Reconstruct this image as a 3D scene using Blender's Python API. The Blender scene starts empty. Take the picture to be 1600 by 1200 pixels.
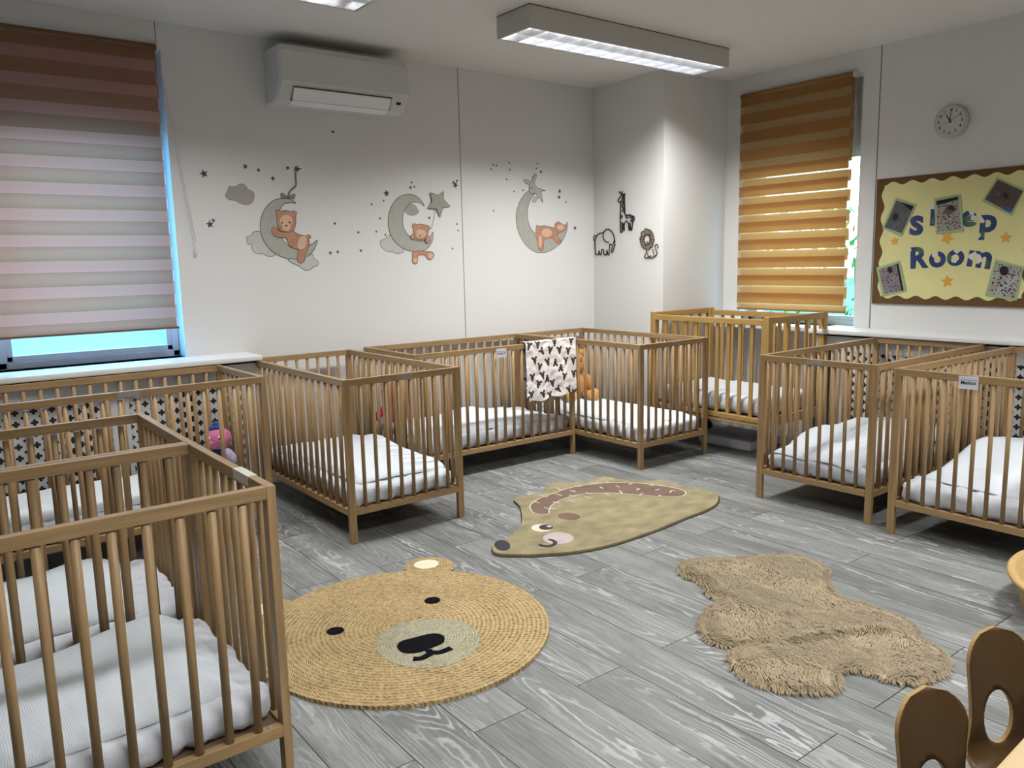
import bpy, bmesh, math, random
from mathutils import Vector, Matrix, noise
from mathutils.geometry import tessellate_polygon
random.seed(7)
PI = math.pi
SC = bpy.context.scene
COL = SC.collection

# ------------------------------------------------------------------ camera, world, light, exposure
FPX = 1247.09; YAW = 0.6519; PITCH = -0.1523; ROLL = -0.0224
CAM = Vector((-4.3917, -4.6530, 1.3089))
_f = Vector((math.sin(YAW)*math.cos(PITCH), math.cos(YAW)*math.cos(PITCH), math.sin(PITCH)))
_r = Vector((math.cos(YAW), -math.sin(YAW), 0)); _u = _r.cross(_f)
RT = _r*math.cos(ROLL) + _u*math.sin(ROLL)
UP = _u*math.cos(ROLL) - _r*math.sin(ROLL)
cd = bpy.data.cameras.new('camera'); cam = bpy.data.objects.new('camera', cd); COL.objects.link(cam)
cam.matrix_world = Matrix(((RT.x, UP.x, -_f.x, CAM.x), (RT.y, UP.y, -_f.y, CAM.y), (RT.z, UP.z, -_f.z, CAM.z), (0, 0, 0, 1)))
cd.sensor_width = 36.0; cd.lens = FPX/1600*36.0; cd.clip_start = 0.05
SC.camera = cam
SC.view_settings.view_transform = 'Standard'; SC.view_settings.look = 'None'
SC.view_settings.gamma = 1; SC.view_settings.use_curve_mapping = False
SC.view_settings.exposure = 0.02

W = bpy.data.worlds.new('sky'); SC.world = W; W.use_nodes = True
nt = W.node_tree; nt.nodes.clear()
_o = nt.nodes.new('ShaderNodeOutputWorld'); _b = nt.nodes.new('ShaderNodeBackground')
_g = nt.nodes.new('ShaderNodeNewGeometry'); _s = nt.nodes.new('ShaderNodeSeparateXYZ'); _m = nt.nodes.new('ShaderNodeMapRange')
_x = nt.nodes.new('ShaderNodeMix'); _x.data_type = 'RGBA'
_m.inputs['From Min'].default_value = -0.8; _m.inputs['From Max'].default_value = -0.1
_x.inputs[6].default_value = (0.62, 0.88, 1.0, 1)      # sky beyond the right window
_x.inputs[7].default_value = (0.13, 0.50, 1.0, 1)     # deep blue sky beyond the left window
nt.links.new(_g.outputs['Incoming'], _s.inputs[0]); nt.links.new(_s.outputs['X'], _m.inputs['Value'])
nt.links.new(_m.outputs[0], _x.inputs[0]); nt.links.new(_x.outputs[2], _b.inputs[0]); nt.links.new(_b.outputs[0], _o.inputs[0])
_b.inputs[1].default_value = 14.0

def area(name, loc, rot, sx, sy, power, color, spread=PI):
    l = bpy.data.lights.new(name, 'AREA'); l.shape = 'RECTANGLE'; l.size = sx; l.size_y = sy
    l.energy = power; l.color = color; l.spread = spread
    o = bpy.data.objects.new(name, l); COL.objects.link(o); o.location = loc; o.rotation_euler = rot
    return o
CEIL = 2.6; WX = 0.689; CY = -0.718
LAMP = (0.99, 1.0, 0.975)
LIT = [(-0.885, -1.188, 50), (-3.33, -1.19, 26), (-0.885, -4.0, 36), (-3.33, -4.0, 38), (-0.885, -5.9, 30), (-3.33, -5.9, 30)]  # last four are unseen fill lights added behind the camera
for i, (lx, ly, p) in enumerate(LIT):
    area('tube_light', (lx, ly, CEIL-0.1155), (0, 0, 0), 1.55, 0.24, p, LAMP, math.radians(136))
for nm, loc, rot, sx, sy in (('window_portal', (-4.0, 0.2, 1.45), (-PI/2, 0, 0), 1.7, 1.3), ('window_portal', (WX+0.2, -1.33, 1.45), (PI/2, 0, PI/2), 0.85, 1.3)):
    p = area(nm, loc, rot, sx, sy, 1, (1, 1, 1)); p.data.cycles.is_portal = True

# ------------------------------------------------------------------ helpers
def at(px, py, ax, val):
    """point of the plane axis=val seen at this pixel of the 1600x1200 photograph"""
    d = _f + RT*((px-800)/FPX) + UP*((600-py)/FPX)
    i = 'xyz'.index(ax)
    return CAM + d*((val-CAM[i])/d[i])

def lin(c):
    return tuple(((v/255)/12.92 if v/255 <= 0.04045 else ((v/255+0.055)/1.055)**2.4) for v in c) + (1,)

def mat(name, rgb, rough=0.6, spec=0.3, metal=0, noise_amt=0.0, noise_scale=20, stretch=(1, 1, 1), bump=0.0, bump_scale=None, sheen=0, lin_in=False):
    m = bpy.data.materials.new(name); m.use_nodes = True
    n = m.node_tree; b = n.nodes['Principled BSDF']
    c = rgb if lin_in else lin(rgb)
    b.inputs['Base Color'].default_value = c; b.inputs['Roughness'].default_value = rough
    b.inputs['Specular IOR Level'].default_value = spec; b.inputs['Metallic'].default_value = metal
    if sheen: b.inputs['Sheen Weight'].default_value = sheen
    if noise_amt or bump:
        tc = n.nodes.new('ShaderNodeTexCoord'); mp = n.nodes.new('ShaderNodeMapping'); mp.inputs['Scale'].default_value = stretch
        n.links.new(tc.outputs['Object'], mp.inputs[0])
        nz = n.nodes.new('ShaderNodeTexNoise'); nz.inputs['Scale'].default_value = noise_scale; nz.inputs['Detail'].default_value = 6
        n.links.new(mp.outputs[0], nz.inputs['Vector'])
        if noise_amt:
            r = n.nodes.new('ShaderNodeMapRange'); r.inputs['From Min'].default_value = 0.25; r.inputs['From Max'].default_value = 0.75
            r.inputs['To Min'].default_value = 1-noise_amt; r.inputs['To Max'].default_value = 1+noise_amt
            n.links.new(nz.outputs['Fac'], r.inputs[0])
            v = n.nodes.new('ShaderNodeVectorMath'); v.operation = 'SCALE'; v.inputs[0].default_value = c[:3]
            n.links.new(r.outputs[0], v.inputs['Scale']); n.links.new(v.outputs[0], b.inputs['Base Color'])
        if bump:
            bp_ = n.nodes.new('ShaderNodeBump'); bp_.inputs['Strength'].default_value = bump; bp_.inputs['Distance'].default_value = 0.01
            if bump_scale:
                n2 = n.nodes.new('ShaderNodeTexNoise'); n2.inputs['Scale'].default_value = bump_scale; n2.inputs['Detail'].default_value = 4
                n.links.new(tc.outputs['Object'], n2.inputs['Vector']); n.links.new(n2.outputs['Fac'], bp_.inputs['Height'])
            else: n.links.new(nz.outputs['Fac'], bp_.inputs['Height'])
            n.links.new(bp_.outputs[0], b.inputs['Normal'])
    return m

def new_bm(): return bmesh.new()
def box(bm, x0, x1, y0, y1, z0, z1, bev=0.0):
    b2 = bmesh.new() if bev else bm
    vs = [b2.verts.new((x, y, z)) for x in (x0, x1) for y in (y0, y1) for z in (z0, z1)]
    for f in ((0, 1, 3, 2), (4, 6, 7, 5), (0, 4, 5, 1), (2, 3, 7, 6), (0, 2, 6, 4), (1, 5, 7, 3)):
        b2.faces.new([vs[i] for i in f])
    if bev:
        bmesh.ops.bevel(b2, geom=b2.edges[:], offset=bev, segments=2, affect='EDGES', profile=0.6)
        me = bpy.data.meshes.new('t'); b2.to_mesh(me); b2.free(); bm.from_mesh(me); bpy.data.meshes.remove(me)
def tube(bm, pts, r, seg=8, cap=True, flat=1.0):
    pts = [Vector(p) for p in pts]; rings = []
    rr = r if isinstance(r, (list, tuple)) else [r]*len(pts)
    prev = None
    for i, p in enumerate(pts):
        a = pts[max(i-1, 0)]; b = pts[min(i+1, len(pts)-1)]; t = (b-a).normalized()
        ref = Vector((0, 0, 1)) if abs(t.z) < 0.9 else Vector((1, 0, 0))
        n = t.cross(ref).normalized()
        if prev is not None:
            n = (prev - t*prev.dot(t)).normalized()
        prev = n; bb = t.cross(n)
        rings.append([bm.verts.new(p + (n*math.cos(2*PI*k/seg) + bb*math.sin(2*PI*k/seg)*flat)*rr[i]) for k in range(seg)])
    for i in range(len(rings)-1):
        for k in range(seg):
            f = bm.faces.new((rings[i][k], rings[i][(k+1) % seg], rings[i+1][(k+1) % seg], rings[i+1][k])); f.smooth = True
    if cap:
        bm.faces.new(rings[0][::-1]); bm.faces.new(rings[-1])
def ell(bm, c, r, seg=16, rng=10, rot=None):
    m = Matrix.Translation(c) @ (rot.to_4x4() if rot else Matrix.Identity(4)) @ Matrix.Diagonal((*r, 1))
    res = bmesh.ops.create_uvsphere(bm, u_segments=seg, v_segments=rng, radius=1, matrix=m)
    for v in res['verts']:
        for f in v.link_faces: f.smooth = True
def obj(name, bm, m, parent=None, recalc=True):
    if recalc: bmesh.ops.recalc_face_normals(bm, faces=bm.faces[:])
    me = bpy.data.meshes.new(name); bm.to_mesh(me); bm.free()
    for k in (m if isinstance(m, (list, tuple)) else [m]): me.materials.append(k)
    o = bpy.data.objects.new(name, me); COL.objects.link(o)
    if parent: o.parent = parent
    return o
def tag(o, label, cat, group=None):
    o['label'] = label; o['category'] = cat
    if group: o['group'] = group
    return o
def thing(name, label, cat, loc=(0, 0, 0), rz=0, group=None):
    o = bpy.data.objects.new(name, None); COL.objects.link(o); o.location = loc; o.rotation_euler = (0, 0, rz)
    o.empty_display_size = 0.05
    return tag(o, label, cat, group)
def struct(name, bm, m):
    o = obj(name, bm, m); o['kind'] = 'structure'; return o
def copy_tree(o, parent=None):
    c = o.copy(); COL.objects.link(c)
    if parent: c.parent = parent
    for ch in [k for k in o.children]: copy_tree(ch, c)
    return c
def smooth_loop(pts, n=6, closed=True):
    P = [Vector(p) for p in pts]; out = []; N = len(P)
    for i in range(N if closed else N-1):
        p0 = P[(i-1) % N] if closed or i > 0 else P[i]; p1 = P[i]; p2 = P[(i+1) % N]; p3 = P[(i+2) % N] if closed or i < N-2 else p2
        for k in range(n):
            t = k/n
            out.append(0.5*((2*p1) + (p2-p0)*t + (2*p0-5*p1+4*p2-p3)*t*t + (3*p1-p0-3*p2+p3)*t**3))
    if not closed: out.append(P[-1])
    return out
def plate(bm, pts, nrm, lift, thick):
    """flat plate: outline pts (3D, coplanar) standing lift..lift+thick off the surface along nrm"""
    n = Vector(nrm); a = [bm.verts.new(Vector(p)+n*lift) for p in pts]; b = [bm.verts.new(Vector(p)+n*(lift+thick)) for p in pts]
    tri = tessellate_polygon([[Vector(p) for p in pts]])
    for t in tri:
        try:
            bm.faces.new([b[i] for i in t]); bm.faces.new([a[i] for i in reversed(t)])
        except ValueError: pass
    for i in range(len(pts)):
        j = (i+1) % len(pts)
        try: bm.faces.new((a[i], a[j], b[j], b[i]))
        except ValueError: pass
def text_bm(s, size, o, right, up, depth=0.001, bold=0.0):
    c = bpy.data.curves.new('txt', 'FONT'); c.body = s; c.size = size; c.align_x = 'CENTER'; c.align_y = 'CENTER'
    c.offset = bold; c.extrude = depth; c.resolution_u = 4
    t = bpy.data.objects.new('txt', c); COL.objects.link(t)
    dg = bpy.context.evaluated_depsgraph_get(); me = bpy.data.meshes.new_from_object(t.evaluated_get(dg))
    bpy.data.objects.remove(t); bpy.data.curves.remove(c)
    r = Vector(right).normalized(); u = Vector(up).normalized(); n = r.cross(u); o = Vector(o)
    me.transform(Matrix(((r.x, u.x, n.x, o.x), (r.y, u.y, n.y, o.y), (r.z, u.z, n.z, o.z), (0, 0, 0, 1))))
    bm = bmesh.new(); bm.from_mesh(me); bpy.data.meshes.remove(me); return bm

# ------------------------------------------------------------------ materials
M = {}
M['wall'] = mat('wall_paint', (212, 211, 210), 0.75, 0.25, bump=0.04, noise_scale=60)
M['ceil'] = mat('ceiling_paint', (214, 210, 206), 0.85, 0.2)
M['white'] = mat('white_gloss_paint', (214, 214, 214), 0.35, 0.4)
M['plastic'] = mat('white_plastic', (196, 196, 194), 0.35, 0.4)
M['grey_metal'] = mat('grey_metal', (186, 183, 178), 0.45, 0.4)
M['upvc'] = mat('window_frame_plastic', (225, 228, 232), 0.3, 0.5)
M['dark'] = mat('dark_gap', (22, 22, 24), 0.8)
M['black'] = mat('black', (16, 15, 17), 0.6)
def wood(name, rgb, axis, rough=0.45, amt=0.16):
    st = [14, 14, 14]; st['xyz'.index(axis)] = 0.9
    return mat(name, rgb, rough, 0.35, noise_amt=amt, noise_scale=5, stretch=tuple(st), bump=0.04)
for ax in 'xyz':
    M['w'+ax] = wood('cot_beech_'+ax, (150, 122, 86), ax, 0.45, 0.26)
    M['o'+ax] = wood('golden_oak_'+ax, (166, 132, 78), ax)
M['board'] = mat('cot_base_board', (104, 84, 68), 0.8)
M['sheet'] = mat('white_cotton_sheet', (200, 203, 211), 0.85, 0.15, bump=0.6, noise_scale=14)
M['quilt'] = mat('white_waffle_quilt', (206, 212, 219), 0.9, 0.1, bump=0.5, noise_scale=8)
M['silver'] = mat('silver_sticker', (140, 136, 134), 0.4, 0.5)
M['paper'] = mat('white_card', (205, 205, 215), 0.5, 0.4)
M['ink'] = mat('navy_ink', (28, 30, 62), 0.6)
M['inkgrey'] = mat('grey_ink', (120, 120, 145), 0.6)
def nodes(m): return m.node_tree.nodes, m.node_tree.links

# waffle ribs on the quilt
def quilt_ribs(m):
    n, l = nodes(m); b = n['Principled BSDF']
    tc = n.new('ShaderNodeTexCoord'); w = n.new('ShaderNodeTexWave'); w.wave_type = 'BANDS'; w.bands_direction = 'X'
    w.inputs['Scale'].default_value = 60; w.inputs['Distortion'].default_value = 1.5
    l.new(tc.outputs['Object'], w.inputs['Vector'])
    bp_ = n.new('ShaderNodeBump'); bp_.inputs['Strength'].default_value = 0.25; bp_.inputs['Distance'].default_value = 0.003
    l.new(w.outputs['Fac'], bp_.inputs['Height'])
    old = b.inputs['Normal'].links[0].from_socket; l.new(old, bp_.inputs['Normal']); l.new(bp_.outputs[0], b.inputs['Normal'])
quilt_ribs(M['quilt'])

def floor_material():
    m = bpy.data.materials.new('grey_wood_laminate'); m.use_nodes = True
    n, l = nodes(m); b = n['Principled BSDF']
    tc = n.new('ShaderNodeTexCoord'); mp = n.new('ShaderNodeMapping')
    # planks run along world Y, 0.1935 m wide and 1.286 m long
    mp.inputs['Rotation'].default_value = (0, 0, PI/2)
    l.new(tc.outputs['Object'], mp.inputs[0])
    # after the turn: X' = -y, Y' = x
    ad = n.new('ShaderNodeVectorMath'); ad.operation = 'ADD'; ad.inputs[1].default_value = (0.93, 3.042+0.1935*20, 0)
    l.new(mp.outputs[0], ad.inputs[0])
    br = n.new('ShaderNodeTexBrick'); br.offset = 0.5; br.offset_frequency = 2
    br.inputs['Scale'].default_value = 1; br.inputs['Brick Width'].default_value = 1.286; br.inputs['Row Height'].default_value = 0.1935
    br.inputs['Mortar Size'].default_value = 0.0018; br.inputs['Mortar Smooth'].default_value = 0.1
    br.inputs['Color1'].default_value = (0, 0, 0, 1); br.inputs['Color2'].default_value = (1, 1, 1, 1); br.inputs['Mortar'].default_value = (0.5, 0.5, 0.5, 1)
    l.new(ad.outputs[0], br.inputs['Vector'])
    # each plank shifts the grain
    sh = n.new('ShaderNodeVectorMath'); sh.operation = 'SCALE'; sh.inputs['Scale'].default_value = 17.0
    l.new(br.outputs['Color'], sh.inputs[0])
    a2 = n.new('ShaderNodeVectorMath'); a2.operation = 'ADD'; l.new(ad.outputs[0], a2.inputs[0]); l.new(sh.outputs[0], a2.inputs[1])
    st = n.new('ShaderNodeMapping'); st.inputs['Scale'].default_value = (1.1, 9, 1); l.new(a2.outputs[0], st.inputs[0])
    n1 = n.new('ShaderNodeTexNoise'); n1.inputs['Scale'].default_value = 0.75; n1.inputs['Detail'].default_value = 2; n1.inputs['Distortion'].default_value = 0.3
    l.new(st.outputs[0], n1.inputs['Vector'])
    # cathedral contour lines: sine of the noise
    mu = n.new('ShaderNodeMath'); mu.operation = 'MULTIPLY'; mu.inputs[1].default_value = 150; l.new(n1.outputs['Fac'], mu.inputs[0])
    n3 = n.new('ShaderNodeTexNoise'); n3.inputs['Scale'].default_value = 26; n3.inputs['Detail'].default_value = 3
    l.new(a2.outputs[0], n3.inputs['Vector'])
    m3 = n.new('ShaderNodeMath'); m3.operation = 'MULTIPLY_ADD'; m3.inputs[1].default_value = 4.5; l.new(n3.outputs['Fac'], m3.inputs[0]); l.new(mu.outputs[0], m3.inputs[2])
    si = n.new('ShaderNodeMath'); si.operation = 'SINE'; l.new(m3.outputs[0], si.inputs[0])
    pw = n.new('ShaderNodeMapRange'); pw.inputs['From Min'].default_value = 0.35; pw.inputs['From Max'].default_value = 1.0; l.new(si.outputs[0], pw.inputs[0])
    # mask where the grain is strong
    n4 = n.new('ShaderNodeTexNoise'); n4.inputs['Scale'].default_value = 1.1; n4.inputs['Detail'].default_value = 3
    l.new(st.outputs[0], n4.inputs['Vector'])
    mk = n.new('ShaderNodeMapRange'); mk.inputs['From Min'].default_value = 0.42; mk.inputs['From Max'].default_value = 0.66; l.new(n4.outputs['Fac'], mk.inputs[0])
    gl = n.new('ShaderNodeMath'); gl.operation = 'MULTIPLY'; l.new(pw.outputs[0], gl.inputs[0]); l.new(mk.outputs[0], gl.inputs[1])
    # fine streaks
    s2 = n.new('ShaderNodeMapping'); s2.inputs['Scale'].default_value = (3.5, 60, 1); l.new(a2.outputs[0], s2.inputs[0])
    n2 = n.new('ShaderNodeTexNoise'); n2.inputs['Scale'].default_value = 2.2; n2.inputs['Detail'].default_value = 9; n2.inputs['Roughness'].default_value = 0.65; l.new(s2.outputs[0], n2.inputs['Vector'])
    cr = n.new('ShaderNodeValToRGB'); cr.color_ramp.elements[0].position = 0.28; cr.color_ramp.elements[0].color = lin((112, 113, 112))
    cr.color_ramp.elements[1].position = 0.72; cr.color_ramp.elements[1].color = lin((158, 160, 159)); l.new(n2.outputs['Fac'], cr.inputs[0])
    s5 = n.new('ShaderNodeMapping'); s5.inputs['Scale'].default_value = (1.2, 5, 1); l.new(a2.outputs[0], s5.inputs[0])
    n5 = n.new('ShaderNodeTexNoise'); n5.inputs['Scale'].default_value = 2.4; n5.inputs['Detail'].default_value = 4; l.new(s5.outputs[0], n5.inputs['Vector'])
    pm = n.new('ShaderNodeMapRange'); pm.inputs['From Min'].default_value = 0.3; pm.inputs['From Max'].default_value = 0.7; pm.inputs['To Min'].default_value = 0.55; pm.inputs['To Max'].default_value = 0.86
    l.new(n5.outputs['Fac'], pm.inputs[0])
    bt = n.new('ShaderNodeMapRange'); bt.inputs['To Min'].default_value = 0.80; bt.inputs['To Max'].default_value = 1.12; l.new(br.outputs['Color'], bt.inputs[0])
    mm = n.new('ShaderNodeMath'); mm.operation = 'MULTIPLY'; l.new(pm.outputs[0], mm.inputs[0]); l.new(bt.outputs[0], mm.inputs[1])
    sc = n.new('ShaderNodeVectorMath'); sc.operation = 'SCALE'; l.new(cr.outputs[0], sc.inputs[0]); l.new(mm.outputs[0], sc.inputs['Scale'])
    mx = n.new('ShaderNodeMix'); mx.data_type = 'RGBA'; mx.inputs[7].default_value = lin((170, 172, 174)); l.new(sc.outputs[0], mx.inputs[6])
    g2 = n.new('ShaderNodeMath'); g2.operation = 'MULTIPLY'; g2.inputs[1].default_value = 0.9; l.new(gl.outputs[0], g2.inputs[0]); l.new(g2.outputs[0], mx.inputs[0])
    fin = n.new('ShaderNodeMix'); fin.data_type = 'RGBA'; fin.inputs[7].default_value = lin((32, 32, 34)); l.new(mx.outputs[2], fin.inputs[6]); l.new(br.outputs['Fac'], fin.inputs[0])
    l.new(fin.outputs[2], b.inputs['Base Color'])
    b.inputs['Roughness'].default_value = 0.42; b.inputs['Specular IOR Level'].default_value = 0.35
    bu = n.new('ShaderNodeBump'); bu.inputs['Strength'].default_value = 0.08; bu.inputs['Distance'].default_value = 0.002
    l.new(n2.outputs['Fac'], bu.inputs['Height']); l.new(bu.outputs[0], b.inputs['Normal'])
    return m
M['floor'] = floor_material()

def quatrefoil_material():
    """white sheet with staggered four-lobed holes, the shaded cavity behind painted as dark colour (object X and Z in metres)"""
    m = bpy.data.materials.new('pierced_screen'); m.use_nodes = True
    n, l = nodes(m); b = n['Principled BSDF']; b.inputs['Roughness'].default_value = 0.6
    tc = n.new('ShaderNodeTexCoord'); sp = n.new('ShaderNodeSeparateXYZ'); l.new(tc.outputs['Object'], sp.inputs[0])
    PX, PZ = 0.078, 0.056
    def op(o, a, c=None, v=None):
        k = n.new('ShaderNodeMath'); k.operation = o
        l.new(a, k.inputs[0]) if not isinstance(a, float) else setattr(k.inputs[0], 'default_value', a)
        if c is not None: l.new(c, k.inputs[1])
        if v is not None: k.inputs[1].default_value = v
        return k.outputs[0]
    def cell(off):
        x = op('ADD', sp.outputs['X'], v=10+off*PX); z = op('ADD', sp.outputs['Z'], v=10+off*PZ)
        fx = op('SUBTRACT', op('MODULO', x, v=PX), v=PX/2); fz = op('SUBTRACT', op('MODULO', z, v=PZ), v=PZ/2)
        ax = op('ABSOLUTE', fx); az = op('ABSOLUTE', fz)
        def circ(cx, cz):
            dx = op('SUBTRACT', ax, v=cx); dz = op('SUBTRACT', az, v=cz)
            return op('SQRT', op('ADD', op('MULTIPLY', dx, dx), op('MULTIPLY', dz, dz)))
        d = op('MINIMUM', circ(0.0105, 0.0), circ(0.0, 0.0098))
        d = op('SUBTRACT', d, v=0.0070)
        d2 = op('SUBTRACT', circ(0.0, 0.0), v=0.0075)
        return op('MINIMUM', d, d2)
    d = op('MINIMUM', cell(0.0), cell(0.5))
    lt = op('LESS_THAN', d, v=0.0)
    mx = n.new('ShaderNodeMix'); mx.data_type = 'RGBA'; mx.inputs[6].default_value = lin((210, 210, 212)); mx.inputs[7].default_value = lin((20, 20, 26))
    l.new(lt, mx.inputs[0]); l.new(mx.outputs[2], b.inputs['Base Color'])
    return m
M['pierced'] = quatrefoil_material()

def cloth_blind(name, rgb, trans, opac=1.0, tm=0.5):
    m = bpy.data.materials.new(name); m.use_nodes = True; n, l = nodes(m); n.remove(n['Principled BSDF'])
    out = n['Material Output']
    d = n.new('ShaderNodeBsdfDiffuse'); t = n.new('ShaderNodeBsdfTranslucent'); d.inputs[0].default_value = lin(rgb); t.inputs[0].default_value = lin(trans)
    tc = n.new('ShaderNodeTexCoord'); w = n.new('ShaderNodeTexWave'); w.bands_direction = 'Z'; w.inputs['Scale'].default_value = 70; w.inputs['Distortion'].default_value = 0.4
    l.new(tc.outputs['Object'], w.inputs['Vector'])
    bu = n.new('ShaderNodeBump'); bu.inputs['Strength'].default_value = 0.15; bu.inputs['Distance'].default_value = 0.002
    l.new(w.outputs['Fac'], bu.inputs['Height']); l.new(bu.outputs[0], d.inputs['Normal'])
    mx = n.new('ShaderNodeMixShader'); mx.inputs[0].default_value = tm; l.new(d.outputs[0], mx.inputs[1]); l.new(t.outputs[0], mx.inputs[2])
    last = mx.outputs[0]
    if opac < 1:
        tr = n.new('ShaderNodeBsdfTransparent'); m2 = n.new('ShaderNodeMixShader'); m2.inputs[0].default_value = opac
        l.new(tr.outputs[0], m2.inputs[1]); l.new(last, m2.inputs[2]); last = m2.outputs[0]
    l.new(last, out.inputs[0]); return m
def glass(name, rough, tint, mixt=0.0):
    m = bpy.data.materials.new(name); m.use_nodes = True; n, l = nodes(m); n.remove(n['Principled BSDF'])
    out = n['Material Output']
    tr = n.new('ShaderNodeBsdfTransparent'); tr.inputs[0].default_value = tint
    g = n.new('ShaderNodeBsdfGlossy'); g.inputs['Roughness'].default_value = 0.05
    mx = n.new('ShaderNodeMixShader'); mx.inputs[0].default_value = 0.06
    a = tr.outputs[0]
    if mixt:
        t = n.new('ShaderNodeBsdfTranslucent'); t.inputs[0].default_value = (tint[0], tint[1], tint[2], 1)
        m2 = n.new('ShaderNodeMixShader'); m2.inputs[0].default_value = mixt; l.new(a, m2.inputs[1]); l.new(t.outputs[0], m2.inputs[2]); a = m2.outputs[0]
    l.new(a, mx.inputs[1]); l.new(g.outputs[0], mx.inputs[2]); l.new(mx.outputs[0], out.inputs[0]); return m

# ------------------------------------------------------------------ room shell
XL, YF = -6.2, -7.2
bm = new_bm(); box(bm, XL-0.3, WX+0.3, YF-0.3, 0.3, -0.1, 0); struct('floor', bm, M['floor'])
bm = new_bm(); box(bm, XL-0.3, WX+0.3, YF-0.3, 0.3, CEIL, CEIL+0.1); struct('ceiling', bm, M['ceil'])
OX0, OX1, OZ0, OZ1 = -4.86, -3.137, 0.82, 2.46      # left window reveal
bm = new_bm()
box(bm, OX1, WX+0.3, 0, 0.3, 0, CEIL); box(bm, XL-0.3, OX0, 0, 0.3, 0, CEIL); box(bm, OX0, OX1, 0, 0.3, 0, OZ0); box(bm, OX0, OX1, 0, 0.3, OZ1, CEIL)
box(bm, OX0, OX1, 0.12, 0.3, 2.10, OZ1)
struct('wall_back', bm, M['wall'])
RY0, RY1 = -1.79, -0.87
bm = new_bm()
box(bm, WX, WX+0.3, RY1, 0, 0, CEIL); box(bm, WX, WX+0.3, YF, RY0, 0, CEIL); box(bm, WX, WX+0.3, RY0, RY1, 0, 0.82); box(bm, WX, WX+0.3, RY0, RY1, 2.46, CEIL)
box(bm, WX+0.12, WX+0.3, RY0, RY1, 2.02, 2.46)
struct('wall_right', bm, M['wall'])
bm = new_bm(); box(bm, 0, WX, CY, 0, 0, CEIL); struct('wall_corner', bm, M['wall'])
bm = new_bm(); box(bm, XL-0.3, XL, YF, 0, 0, CEIL); struct('wall_left', bm, M['wall'])
bm = new_bm(); box(bm, XL-0.3, WX+0.3, YF-0.3, YF, 0, CEIL); struct('wall_front', bm, M['wall'])
seam = mat('seam_shadow_gap', (120, 118, 116), 0.8)
bm = new_bm(); box(bm, -1.2425, -1.2385, -0.002, 0.0, 0, CEIL); struct('trim_1', bm, seam)
bm = new_bm(); box(bm, WX-0.002, WX, -1.908, -1.902, 0.82, CEIL); struct('trim_2', bm, seam)
bm = new_bm(); box(bm, -3.158, -3.154, -0.002, 0.0, 2.47, CEIL); struct('trim_3', bm, seam)

# windows: frame, pane
def window(name, pts_fn, w0, w1, z0, z1, mull, glassm, panes):
    """pts_fn(a, d, z) -> world; a runs along the wall, d is depth"""
    e = bpy.data.objects.new(name, None); COL.objects.link(e); e['kind'] = 'structure'
    def bx(bm, a0, a1, d0, d1, zz0, zz1):
        p = pts_fn(a0, d0, zz0); q = pts_fn(a1, d1, zz1)
        box(bm, min(p.x, q.x), max(p.x, q.x), min(p.y, q.y), max(p.y, q.y), zz0, zz1, 0.004)
    bm = new_bm(); F = 0.035
    bx(bm, w0, w1, .12, .18, z0, z0+F); bx(bm, w0, w1, .12, .18, z1-F, z1); bx(bm, w0, w0+F, .12, .18, z0, z1); bx(bm, w1-F, w1, .12, .18, z0, z1)
    for mm in mull: bx(bm, mm-0.02, mm+0.02, .12, .18, z0, z1)
    obj('window_frame', bm, M['upvc'], e)
    for (a, b) in panes:
        bm = new_bm(); S = 0.03
        bx(bm, a, b, .13, .17, z0+F, z0+F+S); bx(bm, a, b, .13, .17, z1-F-S, z1-F); bx(bm, a, a+S, .13, .17, z0+F, z1-F); bx(bm, b-S, b, .13, .17, z0+F, z1-F)
        s = obj('window_sash', bm, M['upvc'], e)
        bm = new_bm(); p = pts_fn(a+S, .148, z0+F+S); q = pts_fn(b-S, .154, z1-F-S)
        box(bm, min(p.x, q.x), max(p.x, q.x), min(p.y, q.y), max(p.y, q.y), p.z, q.z)
        obj('pane', bm, glassm, s)
frost = glass('frosted_glass', 0.3, (0.80, 0.95, 1.0, 1), 0.12)
clear = glass('clear_glass', 0.0, (0.9, 0.97, 0.95, 1))
window('window_1', lambda a, d, z: Vector((a, d, z)), OX0, OX1, 0.82, 2.10, [-4.0], frost, [(-4.83, -4.02), (-3.98, -3.17)])
window('window_2', lambda a, d, z: Vector((WX+d, a, z)), RY0, RY1, 0.82, 2.02, [], clear, [(RY0+0.035, RY1-0.035)])

# greenery outside the right window
leaf = mat('leaf', (70, 150, 70), 0.6, noise_amt=0.3, noise_scale=3)
bm = new_bm()
for i in range(2600):
    a = random.random()*2*PI; ph = math.acos(2*random.random()-1); rr = random.uniform(0.75, 1.0)
    c = Vector((3.6+1.3*rr*math.sin(ph)*math.cos(a), -0.2+2.6*rr*math.sin(ph)*math.sin(a), 0.4+1.5*rr*math.cos(ph)))
    q = Matrix.Rotation(random.random()*6, 3, 'X') @ Matrix.Rotation(random.random()*6, 3, 'Z')
    s = random.uniform(0.05, 0.1)
    vs = [bm.verts.new(c + q @ Vector(v)*s) for v in ((-1, 0, 0), (0, -.5, .1), (1, 0, 0), (0, .5, .1))]
    bm.faces.new(vs)
tr = thing('garden_bush', 'green leafy bush outside the right-hand window', 'bush', (3.6, -0.2, 0))
fo = obj('foliage', bm, leaf, tr, False); fo.matrix_parent_inverse = Matrix.Translation((-3.6, 0.2, 0))
bm = new_bm(); tube(bm, [(0, 0, -0.6), (0.05, 0, 0.6), (0, .05, 1.2)], [0.07, 0.05, 0.02]); obj('stem', bm, M['board'], tr)
bm = new_bm(); box(bm, -60, 60, -60, 90, -0.75, -0.65)
o = struct('ground', bm, mat('garden_ground', (66, 84, 78), 0.9, noise_amt=0.3, noise_scale=4))

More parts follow.
